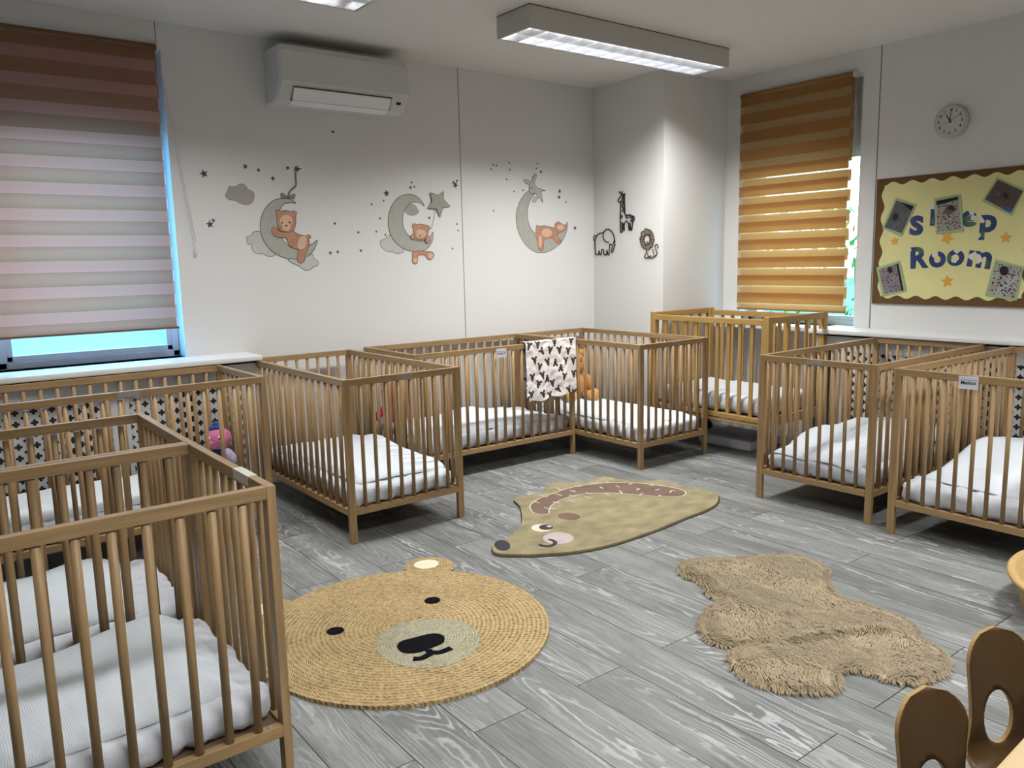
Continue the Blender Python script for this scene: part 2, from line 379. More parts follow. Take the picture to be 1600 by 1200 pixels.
# ------------------------------------------------------------------ radiator covers with sill boards
def radiator_cover(label, L, loc, rz, stiles, ztop=0.68, back=True):
    """local: X along the wall 0..L, front at y=-0.21, wall at y=0"""
    t = thing('radiator_cover', label, 'radiator cover', loc, rz)
    bm = new_bm(); box(bm, -0.005, L+0.005, -0.255, 0.0 if not back else 0.12, 0.79, 0.82, 0.008); obj('shelf_top', bm, M['white'], t)
    bm = new_bm()
    box(bm, 0, L, -0.203, -0.188, ztop, 0.775); box(bm, 0, L, -0.203, -0.188, 0.0, 0.14)
    for s in stiles: box(bm, s-0.045, s+0.045, -0.203, -0.188, 0.14, ztop)
    box(bm, 0, 0.015, -0.188, 0, 0, 0.79); box(bm, L-0.015, L, -0.188, 0, 0, 0.79)
    obj('frame', bm, M['white'], t)
    for a, b in zip(stiles[:-1], stiles[1:]):
        bm = new_bm(); box(bm, a+0.045, b-0.045, -0.197, -0.191, 0.14, ztop); g = obj('pierced_screen', bm, M['pierced'], t)
    bm = new_bm(); box(bm, 0.015, L-0.015, -0.206, -0.187, 0.775, 0.79); obj('shadow_gap', bm, M['dark'], t)
    return t
radiator_cover('white radiator cover with pierced clover screens under the left window', 2.2, (-5.0, 0, 0), 0, [0.045, 1.46, 2.155])
radiator_cover('white radiator cover with pierced clover screens under the noticeboard', 2.6, (WX, -1.62, 0), -PI/2, [0.2, 1.2, 2.555], back=False)
bm = new_bm(); box(bm, WX-0.19, WX+0.12, -1.62, -0.75, 0.79, 0.82, 0.008)
sill = struct('trim_4', bm, M['white'])

# ------------------------------------------------------------------ cots
L, Wd, H = 1.23, 0.648, 0.787
PX_, PY_ = 0.023, 0.034
def make_cot(name, label, group, plate_side=None, tape=False):
    t = thing(name, label, 'cot', (0, 0, 0), 0, group)
    hx, hy = L/2, Wd/2
    for sx in (-1, 1):
        for sy in (-1, 1):
            bm = new_bm(); x0 = sx*hx-(PX_ if sx > 0 else 0); y0 = sy*hy-(PY_ if sy > 0 else 0)
            box(bm, x0, x0+PX_, y0, y0+PY_, 0, H, 0.002); obj('corner_post', bm, M['wz'], t)
    for sx in (-1, 1):                                   # end rails between the posts
        x0 = sx*hx-(PX_ if sx > 0 else 0)
        bm = new_bm(); box(bm, x0, x0+PX_, -hy+PY_, hy-PY_, H-0.032, H-0.0005, 0.002); o = obj('top_rail', bm, M['wy'], t)
        if plate_side == 'end%d' % sx:
            b2 = new_bm(); xx = x0+PX_ if sx > 0 else x0; box(b2, xx-0.001, xx+0.001, -0.045, 0.045, H-0.028, H-0.006); obj('maker_sticker', b2, M['silver'], o)
        if tape and sx > 0:
            b2 = new_bm(); box(b2, x0-0.0006, x0+PX_+0.0008, -0.20, -0.09, H-0.026, H+0.0006); obj('tape', b2, mat('clear_tape', (205, 202, 190), 0.3), o)
        bm = new_bm(); box(bm, x0, x0+PX_, -hy+PY_, hy-PY_, 0.135, 0.166, 0.002); obj('bottom_rail', bm, M['wy'], t)
        for i in range(8):
            y = (i-3.5)*0.0672; xc = x0+PX_/2
            bm = new_bm(); tube(bm, [(xc, y, 0.160), (xc, y, H-0.03)], 0.0092, 10); obj('bar', bm, M['wz'], t)
    for sy in (-1, 1):
        y0 = sy*hy-(0.024 if sy > 0 else 0)
        bm = new_bm(); box(bm, -hx+PX_, hx-PX_, y0, y0+0.024, H-0.032, H-0.0005, 0.002); o = obj('top_rail', bm, M['wx'], t)
        if plate_side == 'side%d' % sy:
            b2 = new_bm(); yy = y0+0.024 if sy > 0 else y0; box(b2, -0.045, 0.045, yy-0.001, yy+0.001, H-0.028, H-0.006); obj('maker_sticker', b2, M['silver'], o)
        bm = new_bm(); box(bm, -hx+PX_, hx-PX_, y0, y0+0.024, 0.135, 0.166, 0.002); br = obj('bottom_rail', bm, M['wx'], t)
        for sx in (-1, 1):
            b2 = new_bm(); 
            for q in (0.03, 0.046): ell(b2, Vector((sx*(hx-PX_-q), y0+0.012, 0.1665)), (0.005, 0.005, 0.0025), 8, 6)
            obj('bolt', b2, M['silver'], br)
        for i in range(16):
            x = (i-7.5)*0.0712; yc = y0+0.012
            bm = new_bm(); tube(bm, [(x, yc, 0.160), (x, yc, H-0.036)], 0.0104, 10); obj('bar', bm, M['wz'], t)
    bm = new_bm(); box(bm, -hx+PX_+0.002, hx-PX_-0.002, -hy+0.03, hy-0.03, 0.148, 0.160); obj('base_board', bm, M['board'], t)
    return t
def R2(x, y, t): return (x*math.cos(t)-y*math.sin(t), x*math.sin(t)+y*math.cos(t))
def cot_at(ref, off, th, extra=0):
    dx, dy = R2(off[0], off[1], th); return (ref[0]+dx, ref[1]+dy, 0), th+extra
PLACE = {
 'A': cot_at((-3.714, -2.812), (-L/2, Wd/2), 0.0081), 'B': cot_at((-3.720, -2.163), (-L/2, Wd/2), -0.0058),
 'C': cot_at((-3.018, -0.885), (-L/2, Wd/2), 0.018), 'E': cot_at((-0.825, -0.678), (-L/2, Wd/2), -0.0122),
 'D': cot_at((-2.810, -1.303), (Wd/2, L/2), 0.0059, PI/2), 'F': cot_at((-0.820, -1.273), (Wd/2, L/2), -0.0018, PI/2),
 'H': cot_at((-0.753, -2.734), (L/2, Wd/2), 0.018), 'I': cot_at((-0.809, -3.484), (L/2, Wd/2), -0.0156)}
LAB = {
 'A': 'nearest beech bar cot with tape on its end rail, lower left', 'B': 'second nearest beech bar cot, pushed long side against the nearest one',
 'C': 'beech bar cot standing along the radiator cover under the left window', 'D': 'beech bar cot with its short end to the room, left of the blanket cot',
 'E': 'beech bar cot standing lengthwise against the back wall with a blanket on its rail', 'F': 'beech bar cot in the back corner with a honey teddy inside',
 'H': 'beech bar cot with a silver sticker on its end rail, beside the name-card cot', 'I': 'beech bar cot with a white name card at the right edge'}
SIDE = {'C': 'side-1', 'D': 'end-1', 'F': 'end-1', 'H': 'end-1', 'A': None, 'B': None, 'E': None, 'I': None}
SMAT = {}
for k in 'ABCDEFHI':
    t = make_cot('baby_cot', LAB[k], 'beech bar cots', SIDE[k], k == 'A')
    t.location, t.rotation_euler = PLACE[k][0], (0, 0, PLACE[k][1])
    SMAT[k] = Matrix.Translation(PLACE[k][0]) @ Matrix.Rotation(PLACE[k][1], 4, 'Z')

# mattresses and quilts
def mattress_bm(w, l, h, z0, seed, amp=0.004, r=0.035):
    """w along X, l along Y"""
    bm = new_bm(); nx, ny, nz = 44, 22, 6
    def P(x, y, z):
        ix = max(-w/2+r, min(w/2-r, x)); iy = max(-l/2+r, min(l/2-r, y)); iz = max(r, min(h-r, z))
        d = Vector((x-ix, y-iy, z-iz))
        q = Vector((ix, iy, iz)) + (d.normalized()*r if d.length > 1e-6 else Vector())
        if d.length > 1e-6:
            nn = d.normalized()
            edge = min(1, (abs(x)/(w/2))**6 + (abs(y)/(l/2))**6)
            k = noise.noise(Vector((q.x*9+seed, q.y*9, q.z*3)))*1.0 + noise.noise(Vector((q.x*34+seed, q.y*34, q.z*8+seed)))*(0.5+1.2*edge)
            rd = 1-2.2*abs(noise.noise(Vector((q.x*13+q.z*16+seed, q.y*13-q.z*16, q.z*9))))
            q += nn*(k*amp+rd*amp*0.9*edge)
        return q
    seen = {}
    def V(i, j, k):
        key = (i, j, k)
        if key not in seen:
            q = P(-w/2+w*i/nx, -l/2+l*j/ny, h*k/nz); q.z += z0; seen[key] = bm.verts.new(q)
        return seen[key]
    def face(a, b, c, d):
        f = bm.faces.new((a, b, c, d)); f.smooth = True
    for i in range(nx):
        for j in range(ny):
            face(V(i, j, nz), V(i+1, j, nz), V(i+1, j+1, nz), V(i, j+1, nz)); face(V(i, j, 0), V(i, j+1, 0), V(i+1, j+1, 0), V(i+1, j, 0))
    for i in range(nx):
        for k in range(nz):
            face(V(i, 0, k), V(i+1, 0, k), V(i+1, 0, k+1), V(i, 0, k+1)); face(V(i, ny, k), V(i, ny, k+1), V(i+1, ny, k+1), V(i+1, ny, k))
    for j in range(ny):
        for k in range(nz):
            face(V(0, j, k), V(0, j, k+1), V(0, j+1, k+1), V(0, j+1, k)); face(V(nx, j, k), V(nx, j+1, k), V(nx, j+1, k+1), V(nx, j, k+1))
    return bm
def quilt_bm(c4, ztop, seed, amp=0.012, th=0.016, hw=0.575, hl=0.272, bump=()):
    """quilt lying on the mattress; c4 corner points (x,y) anticlockwise; edges wander, thick rolled hem"""
    bm = new_bm(); n1, n2 = 60, 32
    def P(u, v):
        x = (1-u)*(1-v)*c4[0][0]+u*(1-v)*c4[1][0]+u*v*c4[2][0]+(1-u)*v*c4[3][0]
        y = (1-u)*(1-v)*c4[0][1]+u*(1-v)*c4[1][1]+u*v*c4[2][1]+(1-u)*v*c4[3][1]
        e = min(u, 1-u, v, 1-v)*2
        x += noise.noise(Vector((y*5+seed, 1.3, seed)))*0.022*(1-e); y += noise.noise(Vector((x*5+seed, 7.7, seed)))*0.018*(1-e)
        z = ztop+0.006
        z += amp*(0.6+noise.noise(Vector((x*3.2+seed, y*3.2, 0)))*1.1) + 0.35*amp*noise.noise(Vector((x*11+seed, y*13, 3)))+0.12*amp*noise.noise(Vector((x*30, y*34+seed, 3)))
        z += 0.45*amp*max(0, 1-2.6*abs(noise.noise(Vector((x*5+y*3+seed, y*7-x*2, 5)))))
        hem = min(1, min(u, 1-u, v*0.6, (1-v)*0.6)*14); z = ztop+0.0035+(z-ztop-0.0035)*(hem*hem*(3-2*hem))
        for (bx, by, bh, br) in bump: z += bh*math.exp(-((x-bx)**2+(y-by)**2)/(br*br))
        ox = max(0, abs(x)-hw); oy = max(0, abs(y)-hl)
        if oy > 0: z -= oy*2.2; y = math.copysign(hl+0.01, y)
        if ox > 0: z -= ox*1.4
        y = max(-0.296, min(0.296, y)); x = max(-0.585, min(0.585, x))
        return Vector((x, y, max(z, ztop-0.05)))
    top = [[bm.verts.new(P(i/n1, j/n2)+Vector((0, 0, th*(math.sin(PI*min(1, 8*min(i/n1, 1-i/n1, j/n2, 1-j/n2, .0625)))))) ) for j in range(n2+1)] for i in range(n1+1)]
    bot = [[bm.verts.new(P(i/n1, j/n2)-Vector((0, 0, 0.002))) for j in range(n2+1)] for i in range(n1+1)]
    for i in range(n1):
        for j in range(n2):
            f = bm.faces.new((top[i][j], top[i+1][j], top[i+1][j+1], top[i][j+1])); f.smooth = True
            bm.faces.new((bot[i][j], bot[i][j+1], bot[i+1][j+1], bot[i+1][j])).smooth = True
    for i in range(n1):
        bm.faces.new((bot[i][0], bot[i+1][0], top[i+1][0], top[i][0])); bm.faces.new((top[i][n2], top[i+1][n2], bot[i+1][n2], bot[i][n2]))
    for j in range(n2):
        bm.faces.new((top[0][j], top[0][j+1], bot[0][j+1], bot[0][j])); bm.faces.new((bot[n1][j], bot[n1][j+1], top[n1][j+1], top[n1][j]))
    return bm
MT = 0.092; MZ = 0.161
BED = {
 'A': ('in the nearest cot', [(-.56, -.27), (.53, -.26), (.50, .26), (-.56, .27)], .014, [(.38, .20, .03, .16)]),
 'B': ('in the second nearest cot', [(-.56, -.25), (.44, -.24), (.46, .26), (-.56, .27)], .012, [(.36, .24, .03, .14)]),
 'C': ('in the cot under the left window', [(-.56, -.24), (.30, -.25), (.28, .26), (-.56, .26)], .012, []),
 'D': ('in the cot left of the blanket cot', [(-.52, -.30), (-.54, .24), (.50, .26), (.52, -.26)], .016, [(.1, -.20, .04, .15), (-.35, .1, .02, .2)]),
 'E': ('in the cot against the back wall', [(-.56, -.22), (.50, -.25), (.46, .27), (-.56, .27)], .014, [(.05, .16, .05, .14), (-.45, .1, .03, .2)]),
 'F': ('in the back corner cot under the honey teddy', [(-.53, -.26), (.55, -.26), (.55, .25), (-.53, .26)], .006, []),
 'H': ('in the cot with the silver sticker', [(-.58, -.24), (.52, -.27), (.52, .27), (-.57, .27)], .018, [(-.20, .22, .06, .16), (.2, .05, .06, .3)]),
 'I': ('in the cot with the white name card', [(-.50, -.28), (.52, -.28), (.52, .26), (-.46, .25)], .020, [(.05, .2, .07, .2), (.3, 0, .05, .3)])}
for q, k in enumerate('ABCDEFHI'):
    o = obj('mattress', mattress_bm(1.165, 0.57, MT, 0, 3.1*q, 0.009), M['sheet']); o.matrix_world = SMAT[k] @ Matrix.Translation((0, 0, MZ))
    tag(o, 'mattress in a creased white fitted sheet, ' + BED[k][0], 'mattress', 'cot mattresses')
    o = obj('cot_quilt', quilt_bm(BED[k][1], 0, 5.3*q+1, BED[k][2], bump=BED[k][3]), M['quilt']); o.matrix_world = SMAT[k] @ Matrix.Translation((0, 0, MZ+MT))
    tag(o, 'rumpled white quilt lying on the mattress ' + BED[k][0], 'quilt', 'white cot quilts')

# golden oak cot with flat slats
GL, GW, GH = 0.98, 0.655, 0.934
t = thing('slatted_cot', 'golden oak cot with flat slats and black castors in front of the right window', 'cot')
GM = Matrix.Translation((-0.158+GW/2, -1.723+GL/2, 0))
t.matrix_world = GM
PS = 0.045
for sx in (-1, 1):
    for sy in (-1, 1):
        bm = new_bm(); x0 = sx*GW/2-(PS if sx > 0 else 0); y0 = sy*GL/2-(PS if sy > 0 else 0)
        box(bm, x0, x0+PS, y0, y0+PS, 0.075, GH, 0.004); obj('corner_post', bm, M['oz'], t)
        bm = new_bm(); cx, cy = x0+PS/2, y0+PS/2
        tube(bm, [(cx-0.012, cy, 0.0325), (cx+0.012, cy, 0.0325)], 0.0325, 14); tube(bm, [(cx, cy, 0.05), (cx, cy, 0.078)], 0.010)
        obj('castor', bm, M['black'], t)
for sx in (-1, 1):
    x0 = sx*GW/2-(0.030 if sx > 0 else 0)
    bm = new_bm(); box(bm, x0, x0+0.03, -GL/2+PS, GL/2-PS, GH-0.055, GH-0.018, 0.003); obj('top_rail', bm, M['oy'], t)
    bm = new_bm(); box(bm, x0, x0+0.03, -GL/2+PS, GL/2-PS, 0.262, 0.290, 0.003); obj('bottom_rail', bm, M['oy'], t)
    bm = new_bm(); box(bm, x0+0.002, x0+0.028, -GL/2+PS, GL/2-PS, 0.235, 0.252, 0.003); obj('lower_rail', bm, M['oy'], t)
    for i in range(9):
        y = (i-4)*0.089; bm = new_bm(); box(bm, x0+0.010, x0+0.022, y-0.013, y+0.013, 0.288, GH-0.053, 0.002); obj('slat', bm, M['oz'], t)
for sy in (-1, 1):
    y0 = sy*GL/2-(0.028 if sy > 0 else 0)
    bm = new_bm(); box(bm, -GW/2+PS, GW/2-PS, y0, y0+0.028, GH-0.042, GH-0.002, 0.003); obj('end_rail', bm, M['ox'], t)
    bm = new_bm(); box(bm, -GW/2+PS, GW/2-PS, y0, y0+0.028, 0.24, 0.30, 0.003); obj('end_rail', bm, M['ox'], t)
    for i in range(5):
        x = (i-2)*0.098; bm = new_bm(); box(bm, x-0.014, x+0.014, y0+0.008, y0+0.020, 0.298, GH-0.040, 0.002); obj('slat', bm, M['oz'], t)
bm = new_bm(); box(bm, -GW/2+0.032, GW/2-0.032, -GL/2+0.03, GL/2-0.03, 0.275, 0.288); obj('base_board', bm, M['board'], t)
o = obj('mattress', mattress_bm(0.89, 0.57, 0.12, 0, 44, 0.007, 0.045), M['sheet']); o.matrix_world = GM @ Matrix.Translation((0, 0, 0.289)) @ Matrix.Rotation(PI/2, 4, 'Z')
tag(o, 'mattress in a creased white sheet in the golden oak cot', 'mattress', 'cot mattresses')
bm = new_bm(); box(bm, -0.16, 0.2, -0.2, 0.25, 0.0, 0.07, 0.02)
st = obj('storage_box', bm, M['sheet']); st.location = (0.22, -1.25, 0.0); tag(st, 'low white box on the floor under the golden oak cot', 'box')

# ------------------------------------------------------------------ name cards
def card(px4, ax, val, txt, tp, size, label, right, lines, nrm):
    bm = new_bm(); P = [at(x, y, ax, val) for x, y in px4]; plate(bm, P, nrm, 0, 0.0015)
    c = obj('name_card', bm, M['paper']); tag(c, label, 'card')
    u = (P[0]-P[3]).normalized(); r = (P[1]-P[0]).normalized()
    o = at(tp[0], tp[1], ax, val)+Vector(nrm)*0.0018
    tb = obj('lettering', text_bm(txt, size, o, r, u, 0.0004, size*0.008), M['ink'], c)
    bm = new_bm(); a = P[0]+(P[3]-P[0])*lines+r*0.004; b = P[1]+(P[2]-P[1])*lines-r*0.006; plate(bm, [a, b, b-u*0.002, a-u*0.002], nrm, 0.0016, 0.0004)
    obj('printed_line', bm, M['inkgrey'], c)
card([(1498.8, 587.0), (1529.6, 588.6), (1528.3, 609.6), (1497.2, 607.0)], 'x', -0.8215, 'Melissa', (1513.3, 598.2), 0.0215, 'white name card printed with a name, taped to the end rail of the rightmost cot', (0, -1, 0), 0.28, (-1, 0, 0))
card([(775.0, 545.2), (790.6, 543.8), (791.4, 557.6), (776.0, 559.2)], 'y', -0.688, 'Conny F', (783.0, 552.2), 0.0185, 'small white name card on the rail of the cot beside the hanging blanket', (1, 0, 0), 0.30, (0, -1, 0))

# ------------------------------------------------------------------ muslin blanket with brown bear heads
cloth = mat('white_muslin', (226, 220, 220), 0.9, bump=0.3, noise_scale=25); brown = mat('brown_print', (72, 54, 46), 0.9)
t = tag(bpy.data.objects.new('muslin_blanket', None), 'white muslin blanket printed with brown bear heads, hung over a cot rail', 'blanket'); COL.objects.link(t)
E_ = SMAT['E']; Ei = E_.inverted()
NX, NZ = 150, 230
x0, x1 = 0.615-0.425, 0.612
motif = [(705, 235, 40), (805, 215, -10), (918, 215, 5), (1028, 225, 0), (612, 345, 10), (672, 425, -15), (775, 365, 10), (868, 375, 180), (998, 350, 0), (930, 440, 175), (1092, 350, 0),
         (705, 530, 10), (582, 560, 0), (762, 575, 180), (655, 640, -15), (835, 630, 10), (972, 545, -10), (1095, 510, 0), (905, 705, 40), (1030, 708, 20), (570, 775, 0), (705, 765, 20), (800, 780, 10), (520, 840, 0), (545, 170, -20), (650, 150, 0), (860, 122, 0), (1070, 108, 0), (490, 700, 0), (1098, 745, 0)]
mot = []
for (cx, cy, a) in motif:
    p = Ei @ at(760+cx*0.125, 520+cy*0.125, 'y', -0.70); mot.append((p.x, p.z, math.radians(a)))
MS = 1.28
def inmot(x, z):
    for mx_, mz_, a in mot:
        dx, dz = x-mx_, z-mz_
        if abs(dx) > .04 or abs(dz) > .04: continue
        u = (dx*math.cos(a)+dz*math.sin(a))/MS; v = (-dx*math.sin(a)+dz*math.cos(a))/MS
        if (u/0.0105)**2+(v/0.013)**2 < 1: return True
        if (abs(u)-0.0105)**2+(v-0.013)**2 < 0.0068**2: return True
        if u*u+(v+0.015)**2 < 0.0065**2: return True
    return False
bm = new_bm(); yf = -Wd/2
def BP(i, s):
    """s metres along the cloth from the front hem"""
    x = x0+(x1-x0)*i/NX; ztop = H+0.006
    zb = 0.405+0.03*(i/NX)+0.008*math.sin(i*0.11)
    fr = ztop-zb
    w = 0.006*noise.noise(Vector((x*14, s*9, 0)))+0.004*noise.noise(Vector((x*30, s*26, 4)))+0.010*math.sin(x*34+s*3)*min(1, s*0+max(0, (fr-s))/1.0+0.1)
    if s < fr: return Vector((x+0.02*math.sin(i*0.02)*0, yf-0.016+w-0.010*(1-s/fr), zb+s))
    s2 = s-fr; arc = 0.046
    if s2 < arc: a = s2/arc*PI; return Vector((x, yf+0.012-0.028*math.cos(a), ztop+0.006*math.sin(a)+w*0.3))
    return Vector((x, yf+0.042+w, ztop-(s2-arc)))
slen = 0.385+0.046+0.30
grid = [[bm.verts.new(BP(i, slen*j/NZ)) for j in range(NZ+1)] for i in range(NX+1)]
for i in range(NX):
    for j in range(NZ):
        f = bm.faces.new((grid[i][j], grid[i+1][j], grid[i+1][j+1], grid[i][j+1])); f.smooth = True
        c = f.calc_center_median()
        if slen*j/NZ < 0.40:
            if inmot(c.x, c.z): f.material_index = 1
        elif inmot(c.x, c.z+0.03): f.material_index = 1
o = obj('cloth', bm, [cloth, brown], t, False); sm = o.modifiers.new('solid', 'SOLIDIFY'); sm.thickness = 0.0015
o.matrix_parent_inverse = Matrix.Identity(4); t.matrix_world = E_

# ------------------------------------------------------------------ plush toys
def plush_mat(name, rgb): return mat(name, rgb, 0.95, 0.1, noise_amt=0.12, noise_scale=60, bump=0.4, bump_scale=180, sheen=0.3)
def rmat(x=0, y=0, z=0): return Matrix.Rotation(z, 3, 'Z') @ Matrix.Rotation(y, 3, 'Y') @ Matrix.Rotation(x, 3, 'X')
honey = plush_mat('honey_plush', (190, 134, 64)); honey2 = plush_mat('honey_plush_pale', (204, 156, 90)); pink = plush_mat('pink_plush', (196, 110, 148)); blue = plush_mat('blue_plush', (40, 66, 130))
crim = plush_mat('crimson_plush', (190, 20, 80)); pale = plush_mat('pale_lilac_plush', (176, 160, 186)); white = plush_mat('white_plush', (230, 226, 226))
def soft(name, parts, m, parent, sub=1):
    bm = new_bm()
    for c, r, rot in parts: ell(bm, Vector(c), r, 18, 12, rot)
    return obj(name, bm, m, parent)
FZ = 0.272
t = thing('teddy_bear', 'honey-coloured plush bear sitting in the back corner cot', 'soft toy', (-0.405, -0.20, FZ), math.radians(-20))
soft('body', [((0, 0, .10), (.095, .080, .115), None)], honey, t)
soft('head', [((0, -.005, .275), (.085, .075, .078), None), ((0, -.065, .255), (.036, .03, .028), None)], honey, t)
for s in (-1, 1):
    soft('ear', [((s*.062, 0, .348), (.028, .016, .028), None)], honey, t)
    soft('arm', [((s*.100, -.03, .125), (.034, .034, .085), rmat(0, s*-.35))], honey, t)
    soft('leg', [((s*.085, -.105, .035), (.045, .085, .038), None)], honey, t); soft('foot', [((s*.09, -.175, .05), (.042, .022, .05), None)], honey2, t)
    soft('eye', [((s*.030, -.073, .292), (.006, .004, .008), None)], M['black'], t)
    bm = new_bm(); tube(bm, [(s*.022, -.076, .312), (s*.034, -.072, .318), (s*.046, -.066, .312)], 0.0025); obj('eyebrow', bm, M['black'], t)
soft('nose', [((0, -.094, .264), (.013, .008, .009), None)], M['black'], t)
t = thing('plush_doll', 'pink-faced plush toy with a blue hat sitting in the cot below the left window', 'soft toy', (-3.135, -0.46, 0.262), math.radians(-38))
soft('body', [((0, .01, .055), (.055, .045, .065), None)], blue, t)
soft('head', [((0, 0, .165), (.068, .060, .058), None)], pink, t); soft('snout', [((-.022, -.055, .150), (.018, .014, .014), None)], pink, t)
soft('hat', [((-.01, .005, .222), (.040, .036, .018), None), ((-.008, .005, .236), (.020, .02, .020), None)], blue, t)
for s in (-1, 1):
    ey = soft('eye', [((s*.030, -.054, .176), (.010, .007, .013), None)], white, t); soft('pupil', [((s*.030, -.060, .174), (.005, .004, .007), None)], M['black'], ey)
    soft('arm', [((s*.066, -.022, .075), (.024, .024, .045), rmat(0, s*-.5))], pale, t); soft('leg', [((s*.04, -.075, .022), (.024, .055, .024), None)], pale, t)
t = thing('plush_monster', 'crimson plush toy sitting at the left end of the cot against the back wall', 'soft toy', (-1.935, -0.165, 0.268), math.radians(-25))
soft('body', [((0, 0, .09), (.062, .055, .095), None)], crim, t)
soft('head', [((0, 0, .225), (.070, .060, .065), None)], crim, t)
for s in (-1, 1):
    soft('ear', [((s*.05, 0, .285), (.022, .014, .026), None)], crim, t); soft('arm', [((s*.085, -.03, .10), (.024, .03, .06), rmat(0, s*-.7))], crim, t)
    soft('leg', [((s*.045, -.10, .028), (.028, .075, .028), None)], crim, t)
    soft('eye', [((s*.026, -.056, .235), (.010, .007, .012), None)], white, t)

# ------------------------------------------------------------------ rugs
JC = Vector((-3.062, -2.235, 0)); JR = 0.528
def jute(name, rgb, dark, sx=1.0, cx=0, cy=0, pitch=0.0125):
    m = bpy.data.materials.new(name); m.use_nodes = True; n, l = nodes(m); b = n['Principled BSDF']; b.inputs['Roughness'].default_value = 0.9; b.inputs['Specular IOR Level'].default_value = 0.1
    tc = n.new('ShaderNodeTexCoord'); mp = n.new('ShaderNodeMapping'); mp.inputs['Location'].default_value = (-cx, -cy, 0); l.new(tc.outputs['Object'], mp.inputs[0])
    m2 = n.new('ShaderNodeMapping'); m2.inputs['Scale'].default_value = (1, sx, 0); l.new(mp.outputs[0], m2.inputs[0])
    ln = n.new('ShaderNodeVectorMath'); ln.operation = 'LENGTH'; l.new(m2.outputs[0], ln.inputs[0])
    sp = n.new('ShaderNodeSeparateXYZ'); l.new(m2.outputs[0], sp.inputs[0])
    an = n.new('ShaderNodeMath'); an.operation = 'ARCTAN2'; l.new(sp.outputs['Y'], an.inputs[0]); l.new(sp.outputs['X'], an.inputs[1])
    def M_(op, a, b_=None, v=None):
        k = n.new('ShaderNodeMath'); k.operation = op; l.new(a, k.inputs[0])
        if b_ is not None: l.new(b_, k.inputs[1])
        if v is not None: k.inputs[1].default_value = v
        return k.outputs[0]
    rr = M_('DIVIDE', ln.outputs['Value'], v=pitch)
    ring = M_('ABSOLUTE', M_('SINE', M_('MULTIPLY', rr, v=PI)))
    nw = n.new('ShaderNodeTexNoise'); nw.inputs['Scale'].default_value = 22; nw.inputs['Detail'].default_value = 3; l.new(tc.outputs['Object'], nw.inputs['Vector'])
    wn = n.new('ShaderNodeTexWhiteNoise'); wn.noise_dimensions = '1D'; l.new(M_('FLOOR', rr), wn.inputs['W'])
    arc = M_('ADD', M_('MULTIPLY', M_('MULTIPLY', an.outputs[0], ln.outputs['Value']), v=2*PI/0.018), M_('ADD', M_('MULTIPLY', nw.outputs['Fac'], v=14.0), M_('MULTIPLY', wn.outputs['Value'], v=6.28)))
    alt = M_('MULTIPLY', M_('FRACT', M_('MULTIPLY', M_('FLOOR', rr), v=0.5)), v=2*PI)
    br = M_('SINE', M_('ADD', M_('ADD', arc, alt), M_('MULTIPLY', M_('FRACT', rr), v=3.0)))
    h = M_('ADD', M_('MULTIPLY', ring, v=0.8), M_('MULTIPLY', br, v=0.40))
    nz = n.new('ShaderNodeTexNoise'); nz.inputs['Scale'].default_value = 60; nz.inputs['Detail'].default_value = 5; l.new(tc.outputs['Object'], nz.inputs['Vector'])
    n2 = n.new('ShaderNodeTexNoise'); n2.inputs['Scale'].default_value = 6; n2.inputs['Detail'].default_value = 3; l.new(tc.outputs['Object'], n2.inputs['Vector'])
    hh = M_('ADD', M_('MULTIPLY', h, v=0.30), M_('ADD', M_('MULTIPLY', nz.outputs['Fac'], v=0.80), M_('MULTIPLY', n2.outputs['Fac'], v=0.35)))
    cr = n.new('ShaderNodeValToRGB'); cr.color_ramp.elements[0].position = 0.38; cr.color_ramp.elements[0].color = lin(dark); cr.color_ramp.elements[1].position = 0.85; cr.color_ramp.elements[1].color = lin(rgb)
    l.new(hh, cr.inputs[0]); l.new(cr.outputs[0], b.inputs['Base Color'])
    bu = n.new('ShaderNodeBump'); bu.inputs['Strength'].default_value = 0.8; bu.inputs['Distance'].default_value = 0.004; l.new(h, bu.inputs['Height']); l.new(bu.outputs[0], b.inputs['Normal'])
    return m
def disc(pts_n, cx, cy, rx, ry, a0=0, a1=2*PI, rot=0, wob=0):
    out = []
    for i in range(pts_n):
        a = a0+(a1-a0)*i/(pts_n if abs(a1-a0) > 6.2 else pts_n-1)
        r = 1+wob*math.sin(a*3+1)
        x, y = rx*math.cos(a)*r, ry*math.sin(a)*r
        out.append(Vector((cx+x*math.cos(rot)-y*math.sin(rot), cy+x*math.sin(rot)+y*math.cos(rot), 0)))
    return out
Z = (0, 0, 1)
t = thing('bear_face_rug', 'round woven jute rug with a bear face on the floor', 'rug', (JC.x, JC.y, 0), 0)
bm = new_bm(); plate(bm, disc(96, 0, 0, JR, JR, wob=0.006), Z, 0.0, 0.012); obj('woven_disc', bm, jute('jute_braid', (186, 162, 120), (108, 86, 56), pitch=0.0165), t)
for s, ex, ey in ((1, .375, .435), (-1, -.33, .445)):
    bm = new_bm(); plate(bm, disc(32, ex, ey, .105, .115), Z, 0.0, 0.011); e = obj('ear', bm, jute('jute_ear', (184, 160, 120), (110, 88, 58), 1, ex, ey), t)
    bm = new_bm(); plate(bm, disc(24, ex+.0, ey+0.025, .055, .052), Z, 0.010, 0.003); obj('inner_ear', bm, mat('pale_jute', (212, 202, 176), 0.9, bump=0.5, noise_scale=90), e)
bm = new_bm(); plate(bm, disc(48, 0.002, -.163, .180, .183, wob=0.02), Z, 0.011, 0.0025); obj('muzzle', bm, jute('pale_jute_braid', (178, 172, 148), (124, 118, 96), 1.15, .005, -.145, 0.011), t)
felt = mat('black_felt', (16, 16, 22), 0.9, 0.05)
